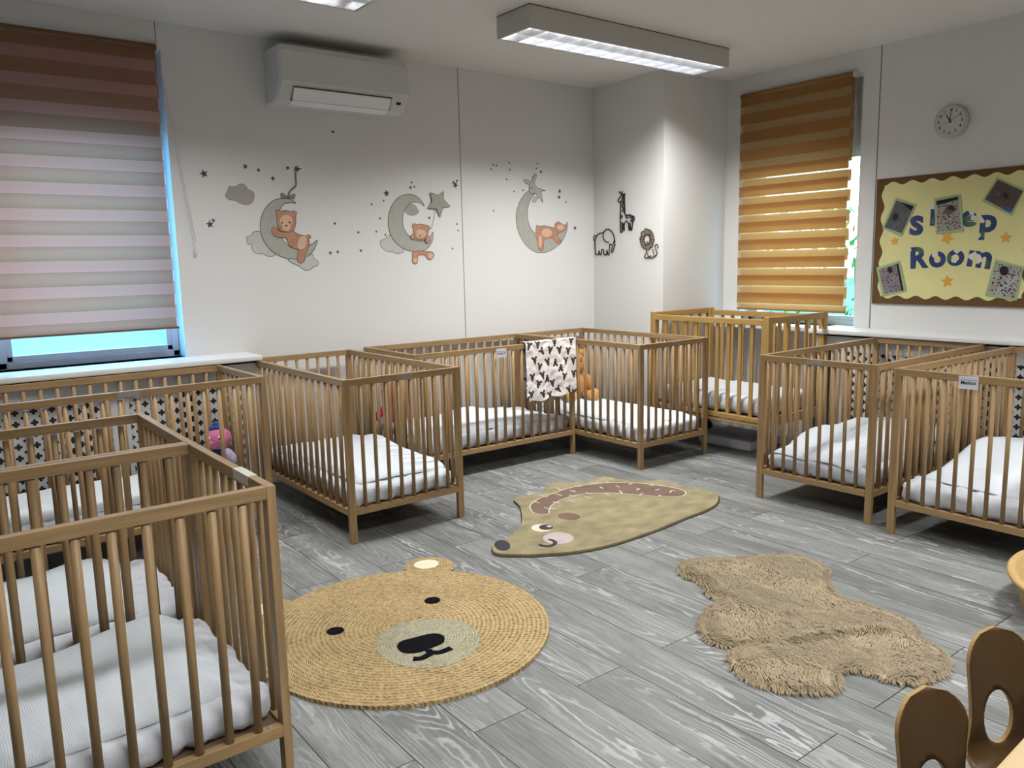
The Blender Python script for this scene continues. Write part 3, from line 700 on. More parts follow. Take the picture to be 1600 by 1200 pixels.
for ex, ey in ((-3.274, -2.111), (-2.868, -2.115)):
    bm = new_bm(); plate(bm, disc(24, ex-JC.x, ey-JC.y, .031, .030), Z, 0.011, 0.003); obj('eye', bm, felt, t)
K = 0.2875
def fl(pts, x0_, y0_, k, z=0.0, o=JC): return [at(x0_+a*k, y0_+b*k, 'z', z)-Vector((o.x, o.y, z)) for a, b in pts]
bm = new_bm(); plate(bm, smooth_loop(fl([(697, 520), (720, 495), (780, 478), (850, 460), (900, 453), (945, 462), (955, 488), (935, 508), (880, 530), (820, 552), (750, 558), (712, 545)], 420, 860, K, 0.015), 4), Z, 0.0135, 0.003); obj('nose', bm, felt, t)
mth = fl([(785, 588), (830, 585), (870, 565), (890, 555), (930, 552), (965, 540), (990, 530)], 420, 860, K, 0.015)
bm = new_bm(); tube(bm, smooth_loop([p+Vector((0, 0, 0.0145)) for p in mth], 4, False), 0.014, 8, flat=0.15); tube(bm, [p+Vector((0, 0, 0.0145)) for p in fl([(868, 540), (885, 560)], 420, 860, K, 0.015)], 0.013, 8, flat=0.15)
obj('mouth', bm, felt, t)

# hedgehog rug
HO = Vector((-1.75, -1.75, 0))
def hp(pts, z=0.0): return fl(pts, 750, 730, 0.25, z, HO)
olive = mat('olive_short_pile', (136, 125, 94), 0.95, 0.1, noise_amt=0.34, noise_scale=8, stretch=(1, 1.6, 1), bump=0.6, bump_scale=140, sheen=0.2)
mauve = mat('mauve_pile', (112, 94, 84), 0.95, 0.1, noise_amt=0.15, noise_scale=12, bump=0.6, bump_scale=140); cream = mat('cream_pile', (200, 192, 174), 0.95, 0.1, bump=0.4, bump_scale=140)
lilac = mat('lilac_pile', (176, 162, 160), 0.95, 0.1, noise_amt=0.1, noise_scale=20, bump=0.4, bump_scale=140); slate = mat('slate_pile', (62, 62, 66), 0.95, 0.1, bump=0.4, bump_scale=140)
t = thing('hedgehog_rug', 'olive short-pile rug in the shape of a hedgehog', 'rug', tuple(HO))
edge = [(80, 510), (90, 545), (140, 558), (250, 562), (400, 558), (560, 545), (720, 520), (860, 485), (1000, 440), (1150, 385), (1280, 330), (1400, 285), (1470, 245), (1490, 210), (1480, 180), (1440, 162), (1380, 150), (1300, 138), (1210, 115), (1120, 92), (1050, 100), (950, 95), (860, 88), (800, 71), (740, 76), (680, 95), (640, 105), (540, 108), (460, 110), (425, 125), (395, 160), (380, 180), (320, 185), (216, 212), (250, 255), (262, 310), (258, 370), (225, 415), (170, 455), (110, 480)]
E1 = smooth_loop(hp(edge), 5)
cen = sum(E1, Vector())/len(E1)
bm = new_bm(); plate(bm, [cen+(p-cen)*1.012 for p in E1], Z, 0.0, 0.004); obj('backing', bm, mat('dark_backing', (74, 62, 48), 0.9), t)
bm = new_bm(); plate(bm, E1, Z, 0.004, 0.009); obj('pile', bm, olive, t)
mane = [(312, 262), (330, 298), (380, 312), (430, 306), (432, 282), (455, 248), (520, 215), (600, 190), (700, 178), (850, 178), (1000, 190), (1150, 200), (1250, 198), (1285, 180), (1268, 160), (1180, 138), (1050, 120), (950, 112), (850, 110), (750, 115), (640, 128), (540, 150), (450, 182), (370, 212), (328, 240)]
MP = smooth_loop(hp(mane), 4); mc = sum(MP, Vector())/len(MP)
bm = new_bm(); plate(bm, MP, Z, 0.013, 0.0012); obj('mane', bm, mauve, t)
bm = new_bm(); tube(bm, [p+Vector((0, 0, 0.0142)) for p in MP+MP[:1]], 0.0035, 6, False, 0.3); obj('mane_outline', bm, cream, t)
def oval(cx, cy, rx, ry, tilt=0, n=20): return [(cx+rx*math.cos(a)*math.cos(tilt)-ry*math.sin(a)*math.sin(tilt), cy+rx*math.cos(a)*math.sin(tilt)+ry*math.sin(a)*math.cos(tilt)) for a in [2*PI*i/n for i in range(n)]]
for nm, pts, m_, z in (('nose', oval(140, 506, 50, 33, .15), slate, .013), ('eye_white', oval(385, 396, 65, 24), cream, .013), ('eye', oval(412, 393, 43, 16), slate, .0145), ('eye_glint', oval(432, 389, 16, 5), cream, .0155),
                       ('cheek', oval(490, 462, 98, 38), lilac, .013), ('ear', oval(556, 323, 70, 21, .05), mauve, .013)):
    bm = new_bm(); plate(bm, hp(pts), Z, z, 0.0012); obj(nm, bm, m_, t)
bm = new_bm(); tube(bm, [p+Vector((0, 0, 0.0148)) for p in smooth_loop(hp([(372, 503), (410, 512), (445, 508), (470, 494), (460, 478), (432, 470)]), 4, False)], 0.010, 6, True, 0.2); obj('smile', bm, slate, t)
strokes = [((325, 232), (372, 238)), ((372, 190), (422, 202)), ((402, 268), (428, 278)), ((428, 278), (472, 277)), ((450, 232), (500, 242)), ((466, 142), (508, 160)), ((468, 182), (516, 194)), ((545, 224), (594, 235)), ((557, 190), (606, 202)), ((562, 160), (600, 170)), ((594, 130), (632, 138)),
           ((650, 200), (702, 208)), ((662, 172), (700, 186)), ((686, 112), (720, 120)), ((748, 138), (772, 150)), ((778, 178), (810, 194)), ((786, 102), (806, 114)), ((850, 130), (872, 140)), ((872, 162), (890, 182)), ((928, 124), (956, 114)), ((978, 150), (998, 152)), ((980, 160), (998, 148)), ((994, 190), (1018, 178)), ((1060, 128), (1088, 128)), ((1092, 160), (1122, 154)), ((1116, 188), (1136, 200)), ((1188, 176), (1196, 162)), ((1196, 162), (1222, 162))]
for a, b in strokes:
    bm = new_bm(); p, q = hp([a, b]); tube(bm, [p+Vector((0, 0, .0145)), (p+q)/2+Vector((0, 0, .0148)), q+Vector((0, 0, .0145))], [0.004, 0.0055, 0.004], 6, True, 0.3); obj('quill', bm, cream, t)

# faux fur rug
FO = Vector((-2.0, -2.95, 0))
fur_out = [(72, 152), (110, 112), (200, 98), (320, 100), (420, 92), (520, 88), (620, 82), (720, 82), (790, 105), (860, 140), (888, 175), (875, 208), (895, 245), (930, 300), (1000, 325), (1080, 345), (1180, 380), (1280, 420), (1350, 465), (1383, 508), (1376, 528), (1450, 565), (1520, 620), (1538, 665), (1520, 718), (1460, 750), (1380, 768), (1290, 772), (1200, 755), (1130, 728), (1070, 710), (1000, 708), (935, 722), (952, 775), (930, 812), (850, 826), (720, 826), (600, 810), (500, 780), (420, 740), (362, 690), (338, 640), (352, 604), (410, 582), (500, 556), (400, 578), (310, 576), (240, 552), (192, 505), (184, 460), (203, 402), (252, 352), (312, 325), (262, 315), (222, 288), (198, 232), (130, 208), (84, 182)]
FP = smooth_loop(fl(fur_out, 1040, 840, K, 0.02, FO), 4)
for p in FP: p.z = 0
t = thing('faux_fur_rug', 'beige long-haired fur rug in a teddy bear shape', 'rug', tuple(FO))
furm = mat('beige_fur', (160, 143, 118), 0.9, 0.15, noise_amt=0.2, noise_scale=55, stretch=(1, .35, 1), sheen=0.2)
def inside(p, poly):
    c = False; j = len(poly)-1
    for i in range(len(poly)):
        a, b = poly[i], poly[j]
        if (a.y > p.y) != (b.y > p.y) and p.x < (b.x-a.x)*(p.y-a.y)/(b.y-a.y)+a.x: c = not c
        j = i
    return c
def edist(p, poly, vec=False):
    d = 9; dv = Vector()
    for i in range(len(poly)):
        a = poly[i]; b = poly[(i+1) % len(poly)]; ab = b-a; k = max(0, min(1, (p-a).dot(ab)/max(ab.length_squared, 1e-9))); q = a+ab*k-p
        if q.length < d: d = q.length; dv = q
    return (d, dv) if vec else d
crease = [Vector(p) for p in (fl([(690, 560)], 1040, 840, K, 0.02, FO)[0], fl([(880, 520)], 1040, 840, K, 0.02, FO)[0], fl([(1160, 500)], 1040, 840, K, 0.02, FO)[0])]
for p in crease: p.z = 0
SGN = 1 if sum(FP[i-1].x*FP[i].y-FP[i].x*FP[i-1].y for i in range(len(FP))) < 0 else -1
fc = sum(FP, Vector())/len(FP)
bm = new_bm(); plate(bm, [p-((Vector((-(FP[(i+1) % len(FP)]-FP[i-1]).y, (FP[(i+1) % len(FP)]-FP[i-1]).x, 0)).normalized())*SGN*0.010) for i, p in enumerate(FP)], Z, 0.0, 0.006); obj('hide', bm, furm, t)
xs = [p.x for p in FP]; ys = [p.y for p in FP]
verts, faces = [], []
lo = FP[::3]
def fur_h(p, ed):
    ridge = 0
    for i in (0, 1):
        a, b = crease[i], crease[i+1]; ab = b-a; k = max(0, min(1, (p-a).dot(ab)/ab.length_squared)); dd = (p-a-ab*k).length; ridge = max(ridge, math.exp(-(dd/0.022)**2))
    return 0.008+0.012*min(1, ed/0.05)+0.020*ridge+0.003*noise.noise(p*14)
bm = new_bm(); ST = 0.012; gv = {}
def gvert(i, j):
    if (i, j) not in gv:
        p = Vector((i*ST, j*ST, 0)); ins = inside(p, lo); z = fur_h(p, edist(p, lo))-0.003 if ins else 0.006
        gv[(i, j)] = bm.verts.new((p.x, p.y, z))
    return gv[(i, j)]
for i in range(int(min(xs)/ST)-1, int(max(xs)/ST)+2):
    for j in range(int(min(ys)/ST)-1, int(max(ys)/ST)+2):
        if all(inside(Vector(((i+a)*ST, (j+b)*ST, 0)), lo) for a in (0, 1) for b in (0, 1)):
            f = bm.faces.new((gvert(i, j), gvert(i+1, j), gvert(i+1, j+1), gvert(i, j+1))); f.smooth = True
obj('underfur', bm, furm, t)
cnt = 0
while cnt < 42000:
    p = Vector((random.uniform(min(xs), max(xs)), random.uniform(min(ys), max(ys)), 0))
    if not inside(p, lo): continue
    cnt += 1
    nv = Vector((noise.noise(p*5), noise.noise(p*5+Vector((9, 4, 2))), 0))
    d = (Vector((0.3, -0.8, 0))+nv*2.2).normalized()
    ed, ev = edist(p, lo, True)
    if ed < 0.03 and ed > 1e-5: d = (d*0.5+ev.normalized()*1.5*(1-ed/0.03)+d*(ed/0.03)).normalized()
    base = fur_h(p, ed)
    ln = random.uniform(0.014, 0.026); w = random.uniform(0.0011, 0.0026)
    side = Vector((-d.y, d.x, 0))*w
    b0 = p+Vector((0, 0, base-0.006))
    m1 = p+d*ln*0.5+Vector((0, 0, base+0.005)); tip = p+d*ln*1.1+Vector((0, 0, base+0.001 if ed > 0.03 else 0.004))
    k0 = len(verts); verts += [b0-side, b0+side, m1+side*.8, m1-side*.8, tip]; faces += [(k0, k0+1, k0+2, k0+3), (k0+3, k0+2, k0+4)]
# closed cushion of pile under the tufts
me = bpy.data.meshes.new('pile'); me.from_pydata([tuple(v) for v in verts], [], faces); me.materials.append(furm)
o = bpy.data.objects.new('pile', me); COL.objects.link(o); o.parent = t; o['kind'] = 'stuff'

# ------------------------------------------------------------------ wall decals
NB = (0, -1, 0)
DEC = {k: mat('decal_'+k, v, 0.7, 0.2, noise_amt=a, noise_scale=22) for k, (v, a) in dict(
    moon=((163, 163, 155), .07), moonedge=((98, 97, 92), .05), cloud=((160, 153, 147), .06), cloudw=((186, 186, 184), .05), bear=((176, 132, 108), .16), bearlight=((206, 170, 148), .08), beardark=((116, 76, 58), .08), star=((74, 74, 76), .08),
    starpale=((150, 148, 140), .06), bow=((132, 132, 126), .06), rabbit=((172, 168, 162), .06), rabbitear=((186, 160, 152), .04), line=((70, 62, 58), 0)).items()}
def dpts(pts, x0_, y0_, k, ax='y', val=0.0): return [at(x0_+a*k, y0_+b*k, ax, val) for a, b in pts]
class Decal:
    def __init__(s, label, x0_, y0_, k, group=None):
        s.a = (x0_, y0_, k); s.t = None; s.label = label; s.lift = 0.0004; s.group = group
    def part(s, name, pts, m, smooth=4, parent=None, edge=None, ew=0.0035):
        P = dpts(pts, *s.a); P = smooth_loop(P, smooth) if smooth else P
        if s.t is None:
            c = sum(P, Vector())/len(P); s.t = thing('wall_sticker', s.label, 'wall sticker', (c.x, 0, c.z), 0, s.group)
        o0 = Vector(s.t.location)
        bm = new_bm(); 
        if edge:
            c = sum(P, Vector())/len(P)
        plate(bm, [p-o0 for p in P], NB, s.lift, 0.0003); o = obj(name, bm, m, parent or s.t); s.lift += 0.0005
        if edge:
            b2 = new_bm(); Q = [p-o0+Vector((0, -s.lift, 0)) for p in P]; tube(b2, Q+Q[:1], ew/2, 5, False); 
            for v in b2.verts: v.co.y = -s.lift-0.0001+(v.co.y+s.lift)*0.05
            obj('outline', b2, edge, o); s.lift += 0.0004
        return o
    def line(s, name, pts, w, m, smooth=4, parent=None):
        P = smooth_loop(dpts(pts, *s.a), smooth, False) if smooth else dpts(pts, *s.a)
        o0 = Vector(s.t.location); b2 = new_bm(); tube(b2, [p-o0 for p in P], w/2, 5)
        for v in b2.verts: v.co.y = -s.lift-0.0002+v.co.y*0.05
        o = obj(name, b2, m, parent or s.t); s.lift += 0.0004; return o
def ov(cx, cy, rx, ry, t_=0, n=16): return oval(cx, cy, rx, ry, t_, n)
D_ = DEC
# first decal
a = Decal('sticker of a brown bear hugging a grey crescent moon with a bow', 300, 240, 0.15839)
a.part('cloud', [(540, 850), (545, 820), (580, 810), (605, 775), (650, 765), (690, 790), (760, 900), (820, 985), (800, 1010), (740, 1010), (700, 990), (640, 985), (600, 960), (585, 900), (550, 890)], D_['cloudw'], edge=D_['moonedge'], ew=.003)
a.part('cloud', [(950, 1045), (1060, 1030), (1120, 1020), (1185, 990), (1200, 1030), (1240, 1060), (1240, 1100), (1190, 1120), (1160, 1145), (1110, 1148), (1060, 1110), (990, 1080)], D_['cloudw'], edge=D_['moonedge'], ew=.003)
a.part('moon', [(1022, 490), (985, 458), (930, 445), (850, 446), (780, 480), (720, 545), (682, 630), (672, 720), (690, 820), (740, 910), (820, 985), (920, 1030), (1040, 1040), (1120, 1020), (1185, 970), (1220, 910), (1235, 852), (1190, 890), (1130, 915), (1040, 940), (960, 915), (900, 860), (860, 770), (845, 670), (855, 580), (890, 510), (930, 488), (980, 482)], D_['moon'], edge=D_['moonedge'], ew=.004)
a.line('ribbon', [(1020, 170), (1020, 230), (1025, 300), (1010, 330), (965, 370), (945, 420)], .012, D_['bow'])
a.part('bow', [(942, 430), (890, 386), (868, 400), (875, 440), (942, 436), (1010, 445), (1018, 402), (1000, 398)], D_['bow'], 0, edge=D_['moonedge'], ew=.003)
a.part('star', [(1035, 115), (1045, 142), (1088, 150), (1050, 162), (1040, 180), (1022, 160), (995, 168), (1015, 145), (1008, 122), (1028, 136)], D_['star'], 0)
b_ = a.part('bear', [(985, 760), (1030, 790), (1080, 805), (1125, 815), (1140, 800), (1165, 810), (1165, 835), (1145, 840), (1155, 880), (1140, 940), (1115, 1000), (1108, 1050), (1080, 1078), (1042, 1065), (1040, 1000), (1048, 945), (1000, 935), (950, 890), (925, 830), (840, 825), (790, 790), (785, 745), (810, 728), (860, 765), (920, 775)], D_['bear'], edge=D_['beardark'], ew=.003)
h_ = a.part('bear_head', [(835, 610), (820, 575), (840, 556), (868, 570), (920, 562), (975, 575), (1000, 565), (1028, 585), (1018, 620), (1020, 680), (1005, 740), (960, 775), (890, 765), (850, 735), (838, 680)], D_['bear'], parent=b_, edge=D_['beardark'], ew=.003)
a.part('cheek', ov(925, 665, 62, 60), D_['bearlight'], parent=h_); a.part('muzzle', ov(927, 728, 40, 34), D_['bearlight'], parent=h_)
a.part('nose', ov(925, 712, 12, 8), D_['line'], parent=h_)
for x, y in ((882, 682), (957, 680)): a.part('eye', ov(x, y, 9, 9), D_['line'], parent=h_)
a.part('cloth_patch', ov(1080, 880, 45, 70, .3), D_['bearlight'], parent=b_)
# second decal
a = Decal('sticker of a bear sitting in a crescent moon, holding a star on a string', 500, 240, 0.15831)
a.part('cloud', [(595, 885), (600, 855), (640, 845), (665, 815), (720, 800), (780, 860), (830, 930), (815, 975), (760, 990), (710, 970), (670, 970), (630, 940), (600, 915)], D_['cloudw'], edge=D_['moonedge'], ew=.003)
a.part('cloud', [(840, 580), (850, 520), (900, 498), (940, 510), (965, 550), (978, 580), (945, 605), (900, 612)], D_['cloud'])
m_ = a.part('moon', [(1028, 518), (1010, 480), (965, 430), (900, 402), (830, 408), (760, 445), (705, 520), (675, 620), (675, 720), (700, 810), (755, 885), (830, 940), (920, 965), (1010, 960), (1075, 920), (1110, 850), (1112, 772), (1085, 820), (1030, 860), (950, 860), (885, 820), (835, 755), (815, 680), (820, 600), (850, 530), (895, 490), (950, 478), (1000, 492)], D_['moon'], edge=D_['moonedge'], ew=.004)
b_ = a.part('bear_legs', [(925, 965), (910, 1030), (912, 1075), (940, 1088), (962, 1070), (965, 1010), (1030, 1000), (1060, 1040), (1095, 1045), (1122, 1010), (1112, 978), (1070, 965)], D_['bear'], edge=D_['beardark'], ew=.003)
a.part('sole', ov(940, 1055, 20, 26), D_['bearlight'], parent=b_); a.part('sole', ov(1088, 1010, 26, 26), D_['bearlight'], parent=b_)
h_ = a.part('bear_head', [(920, 740), (908, 712), (925, 690), (950, 700), (990, 695), (1040, 705), (1065, 712), (1085, 735), (1068, 765), (1060, 810), (1040, 840), (985, 852), (940, 835), (925, 800)], D_['bear'], edge=D_['beardark'], ew=.003)
a.part('face', ov(990, 790, 48, 42), D_['bearlight'], parent=h_); a.part('nose', ov(984, 812, 10, 7), D_['line'], parent=h_)
for x, y in ((956, 790), (1010, 795)): a.part('eye', ov(x, y, 5, 5), D_['line'], parent=h_)
for pts in (ov(912, 822, 24, 26), ov(1060, 850, 24, 36, .3)): a.part('paw', pts, D_['bear'], edge=D_['beardark'], ew=.0025)
a.part('star', [(1080, 385), (1155, 415), (1215, 370), (1212, 455), (1280, 522), (1205, 530), (1180, 632), (1145, 545), (1055, 540), (1100, 470)], D_['starpale'], 0, edge=D_['moonedge'], ew=.004)
a.line('string', [(1132, 545), (1115, 640), (1092, 745)], .003, D_['line'])
# third decal
a = Decal('sticker of a bear asleep on a crescent moon with a rabbit on its tip', 740, 230, 0.15833)
m_ = a.part('moon', [(548, 432), (490, 480), (445, 560), (420, 660), (425, 770), (460, 880), (520, 970), (600, 1030), (680, 1042), (760, 1020), (840, 965), (890, 900), (920, 820), (925, 738), (895, 790), (840, 850), (760, 880), (670, 880), (600, 845), (555, 780), (532, 690), (535, 600), (560, 520), (600, 460)], D_['moon'], edge=D_['moonedge'], ew=.004)
b_ = a.part('bear', [(615, 790), (625, 770), (645, 780), (700, 775), (795, 795), (800, 760), (830, 735), (850, 745), (890, 765), (915, 770), (915, 795), (890, 825), (850, 845), (820, 860), (845, 905), (868, 935), (845, 957), (800, 930), (770, 895), (700, 915), (690, 970), (685, 1010), (665, 1025), (640, 1005), (628, 930), (612, 870)], D_['bear'], edge=D_['beardark'], ew=.003)
a.part('belly', ov(720, 845, 52, 42), D_['bearlight'], parent=b_); a.part('face', ov(855, 790, 34, 28), D_['bearlight'], parent=b_); a.part('leg_shade', ov(655, 930, 18, 60), D_['bearlight'], parent=b_)
r_ = a.part('rabbit', [(548, 365), (520, 360), (492, 330), (495, 318), (530, 322), (562, 345), (570, 345), (580, 300), (610, 258), (618, 290), (600, 345), (610, 380), (640, 405), (705, 428), (665, 440), (680, 540), (650, 500), (625, 510), (610, 540), (580, 535), (590, 505), (625, 480), (610, 455), (560, 455), (545, 420)], D_['rabbit'], edge=D_['moonedge'], ew=.003)
a.part('inner_ear', ov(596, 305, 9, 34, .25), D_['rabbitear'], parent=r_); a.part('nose', ov(570, 402, 7, 7), D_['line'], parent=r_)
# lone cloud
a = Decal('grey cloud sticker high on the back wall left of the moon with the bow', 300, 240, 0.15839)
a.part('cloud', [(330, 405), (350, 365), (365, 325), (425, 325), (480, 298), (530, 315), (550, 350), (605, 380), (612, 430), (590, 485), (530, 505), (470, 490), (430, 465), (370, 455), (335, 430)], D_['cloud'], edge=D_['moonedge'], ew=.002)
# stars
def star_pts(c, r, rot):
    return [Vector((c.x+math.cos(rot+PI/2+i*PI/5)*(r if i % 2 == 0 else r*.42), 0, c.z+math.sin(rot+PI/2+i*PI/5)*(r if i % 2 == 0 else r*.42))) for i in range(10)]
def star(px, py, r, rot, label, group=None):
    c = at(px, py, 'y', 0); bm = new_bm(); plate(bm, [p-c for p in star_pts(c, r, rot)], NB, 0.0004, 0.0004)
    o = obj('star_sticker', bm, D_['star']); o.location = c; tag(o, label, 'star sticker', group)
star(318.5, 271.5, .026, .3, 'dark star sticker, the leftmost on the back wall above the cloud'); star(328, 350.5, .024, .1, 'dark star sticker, larger of the touching pair below the grey cloud'); star(333.2, 344.5, .014, .6, 'small dark star sticker touching the larger one below the grey cloud')
k = 0.15839
for x, y, r in ((525, 127, .017), (655, 163, .014), (797, 245, .017), (943, 142, .016)):
    star(300+x*k, 240+y*k, r, .3, 'dark star sticker, %s of four above the moon with the bow' % {525: 'leftmost', 655: 'second from left', 797: 'lowest', 943: 'rightmost'}[x], 'stars above the left moon')
k = 0.15831
for x, y, r in ((146, 690, .013), (378, 778, .012), (404, 958, .013), (102, 980, .014), (174, 970, .013)):
    star(500+x*k, 240+y*k, r, .5, 'dark star sticker between left and middle moons, ' + {146: 'the topmost of five', 378: 'second highest of five', 404: 'lower right one', 102: 'left of the low pair', 174: 'right of the low pair'}[x], 'stars between left and middle moons')
star(500+655*k, 240+392*k, .024, .2, 'larger dark star sticker just left of the middle moon top')
for x, y, r in ((510, 500, .011), (628, 465, .010), (590, 640, .010), (555, 770, .010), (645, 800, .010), (905, 285, .010), (893, 335, .014), (930, 328, .010), (1078, 633, .013)):
    star(500+x*k, 240+y*k, r, .9, 'tiny dark star sticker ' + {510: 'farthest up left of the middle moon', 628: 'just below the larger star left of the middle moon', 590: 'left of the middle moon at half its height', 555: 'low left of the middle moon, above its cloud', 645: 'touching the cloud of the middle moon', 905: 'highest above the middle moon', 893: 'above the middle moon, left of a pair', 930: 'above the middle moon, right of a pair', 1078: 'between the bear head and the hanging star'}[x], 'stars around the middle moon')
star(500+1335*k, 240+310*k, .026, .8, 'dark star sticker, largest of the cluster beside the wall seam'); star(500+1318*k, 240+285*k, .014, .2, 'small star sticker at the left of the cluster beside the wall seam', 'small stars of the seam cluster'); star(500+1350*k, 240+268*k, .012, .6, 'small star sticker at the top of the cluster beside the wall seam', 'small stars of the seam cluster')
for x, y in ((1352, 695), (1365, 760), (1308, 938)): star(500+x*k, 240+y*k, .010, .4, 'tiny dark star sticker low beside the wall seam, %s of three' % {1352: 'top', 1365: 'middle', 1308: 'lowest'}[x], 'stars low by the seam')
k = 0.15833
for x, y in ((192, 175), (226, 181), (172, 218), (352, 153), (356, 222), (326, 318)): star(740+x*k, 230+y*k, .010, .5, 'tiny star sticker high right of the wall seam, ' + {192: 'left of the touching pair', 226: 'right of the touching pair', 172: 'leftmost, below the pair', 352: 'topmost', 356: 'straight below the topmost', 326: 'lowest of six'}[x], 'stars high right of the seam')
for x, y in ((398, 437), (487, 424), (197, 628)): star(740+x*k, 230+y*k, .010, .2, 'tiny dark star sticker left of the rabbit moon, ' + {398: 'farther of the upper two', 487: 'nearest the rabbit', 197: 'lowest and farthest left'}[x], 'stars left of the right moon')
for x, y, r in ((630, 160, .011), (620, 210, .010), (664, 244, .016)): star(740+x*k, 230+y*k, r, .1, 'dark star sticker above the rabbit, ' + {630: 'topmost of three', 620: 'middle of three', 664: 'largest and lowest of three'}[x], 'stars above the rabbit')
star(740+848*k, 230+435*k, .020, .1, 'dark star sticker, upper of the stacked pair right of the rabbit'); star(740+842*k, 230+492*k, .019, .4, 'dark star sticker, lower of the stacked pair right of the rabbit')
star(740+910*k, 230+543*k, .011, .3, 'tiny dark star sticker below the stacked pair right of the rabbit'); star(740+1000*k, 230+798*k, .020, .2, 'dark star sticker, the rightmost on the back wall')
bm = new_bm(); c = at(520, 206, 'y', 0); ell(bm, Vector(), (0.007, 0.004, 0.007), 10, 8); o = obj('dirt_spot', bm, M['dark']); o.location = (c.x, -0.003, c.z); tag(o, 'tiny dark dirt spot alone on the wall under the air conditioner', 'dirt spot')  # speck of dirt on the wall, built as a small raised lump

# wooden animal outlines on the corner column (plane x = 0, facing -x)
blk = mat('dark_stained_wood', (28, 20, 20), 0.6)
brn = mat('brown_stained_wood', (84, 62, 48), 0.6)
def outline(name, label, paths, m_, w=0.008, parts=()):
    ps = [[at(900+x*0.13333, 270+y*0.13333, 'x', 0) for x, y in p] for p in paths]
    c = sum(ps[0], Vector())/len(ps[0]); t_ = thing(name, label, 'wall ornament', (0, c.y, c.z)); o0 = Vector((0, c.y, c.z))
    def mk(nm, pl, mm):
        b2 = new_bm()
        for p in pl:
            tube(b2, smooth_loop([q-o0 for q in p], 4, False), w/2, 8)
        for v in b2.verts: v.co.x = -0.005+v.co.x*0.9
        obj(nm, b2, mm, t_)
    n0 = 0
    for nm, cnt in parts:
        mk(nm, ps[n0:n0+cnt], m_); n0 += cnt
outline('elephant_ornament', 'dark wooden outline of an elephant on the corner wall', [
    [(325, 700), (270, 715), (240, 755), (228, 820), (232, 900), (238, 952), (268, 955), (275, 912), (285, 952), (300, 955), (305, 905), (325, 900), (335, 955), (360, 955), (368, 905), (378, 955), (392, 950), (400, 840)],
    [(388, 812), (350, 805), (325, 760), (325, 710), (350, 670), (385, 662), (425, 690), (450, 740), (455, 790), (440, 830)],
    [(400, 835), (430, 850), (420, 920), (435, 930), (455, 860), (465, 845), (450, 830), (465, 800)], [(235, 730), (212, 750), (210, 790), (228, 785)]], blk, parts=(('body', 1), ('ear', 1), ('trunk', 1), ('tail', 1)))
outline('giraffe_ornament', 'dark wooden outline of a giraffe on the corner wall', [
    [(530, 330), (528, 420), (525, 500), (525, 600), (528, 688), (545, 688), (545, 600), (555, 590), (570, 680), (572, 600), (600, 565), (618, 600), (630, 678), (640, 610), (655, 675), (668, 600), (668, 520), (640, 495), (585, 495), (578, 440), (574, 330), (576, 250)],
    [(550, 240), (520, 290), (498, 320), (515, 340), (540, 330), (555, 260), (578, 245)], [(515, 215), (518, 238), (545, 235), (545, 215)], [(668, 505), (688, 520), (684, 565)],
    [(560, 330), (545, 390), (565, 420), (545, 460)], [(568, 260), (562, 330), (570, 400), (574, 480)], [(590, 500), (595, 530), (620, 520)], [(640, 500), (640, 520), (665, 525)], [(655, 545), (650, 565), (668, 572)], [(535, 500), (548, 510), (535, 530)], [(538, 580), (550, 600), (550, 680)], [(625, 590), (642, 600), (645, 660)]], blk, 0.009, parts=(('body', 1), ('head', 1), ('horns', 1), ('tail', 1), ('coat_patches', 8)))
lion = [[(838+80*math.cos(a_)+5*math.cos(a_*9), 778+118*math.sin(a_)+7*math.cos(a_*9)) for a_ in [2*PI*i/36 for i in range(37)]], [(838+34*math.cos(a_), 780+58*math.sin(a_)) for a_ in [2*PI*i/16 for i in range(17)]]]
rays = [[(838+36*math.cos(a_), 780+60*math.sin(a_)), (838+76*math.cos(a_), 778+112*math.sin(a_))] for a_ in [2*PI*i/20 for i in range(20)]]
outline('lion_ornament', 'brown wooden outline of a seated lion on the corner wall', lion+rays+[
    [(828, 895), (825, 950), (805, 975), (812, 992), (860, 995), (905, 990), (920, 960), (910, 925), (900, 890)], [(845, 930), (850, 980), (885, 970)], [(905, 985), (940, 970), (955, 930), (935, 890), (930, 850), (955, 840), (970, 870), (955, 880)], [(828, 810), (848, 812), (838, 850)]], brn, 0.007, parts=(('mane', 22), ('body', 2), ('tail', 1), ('muzzle', 1)))

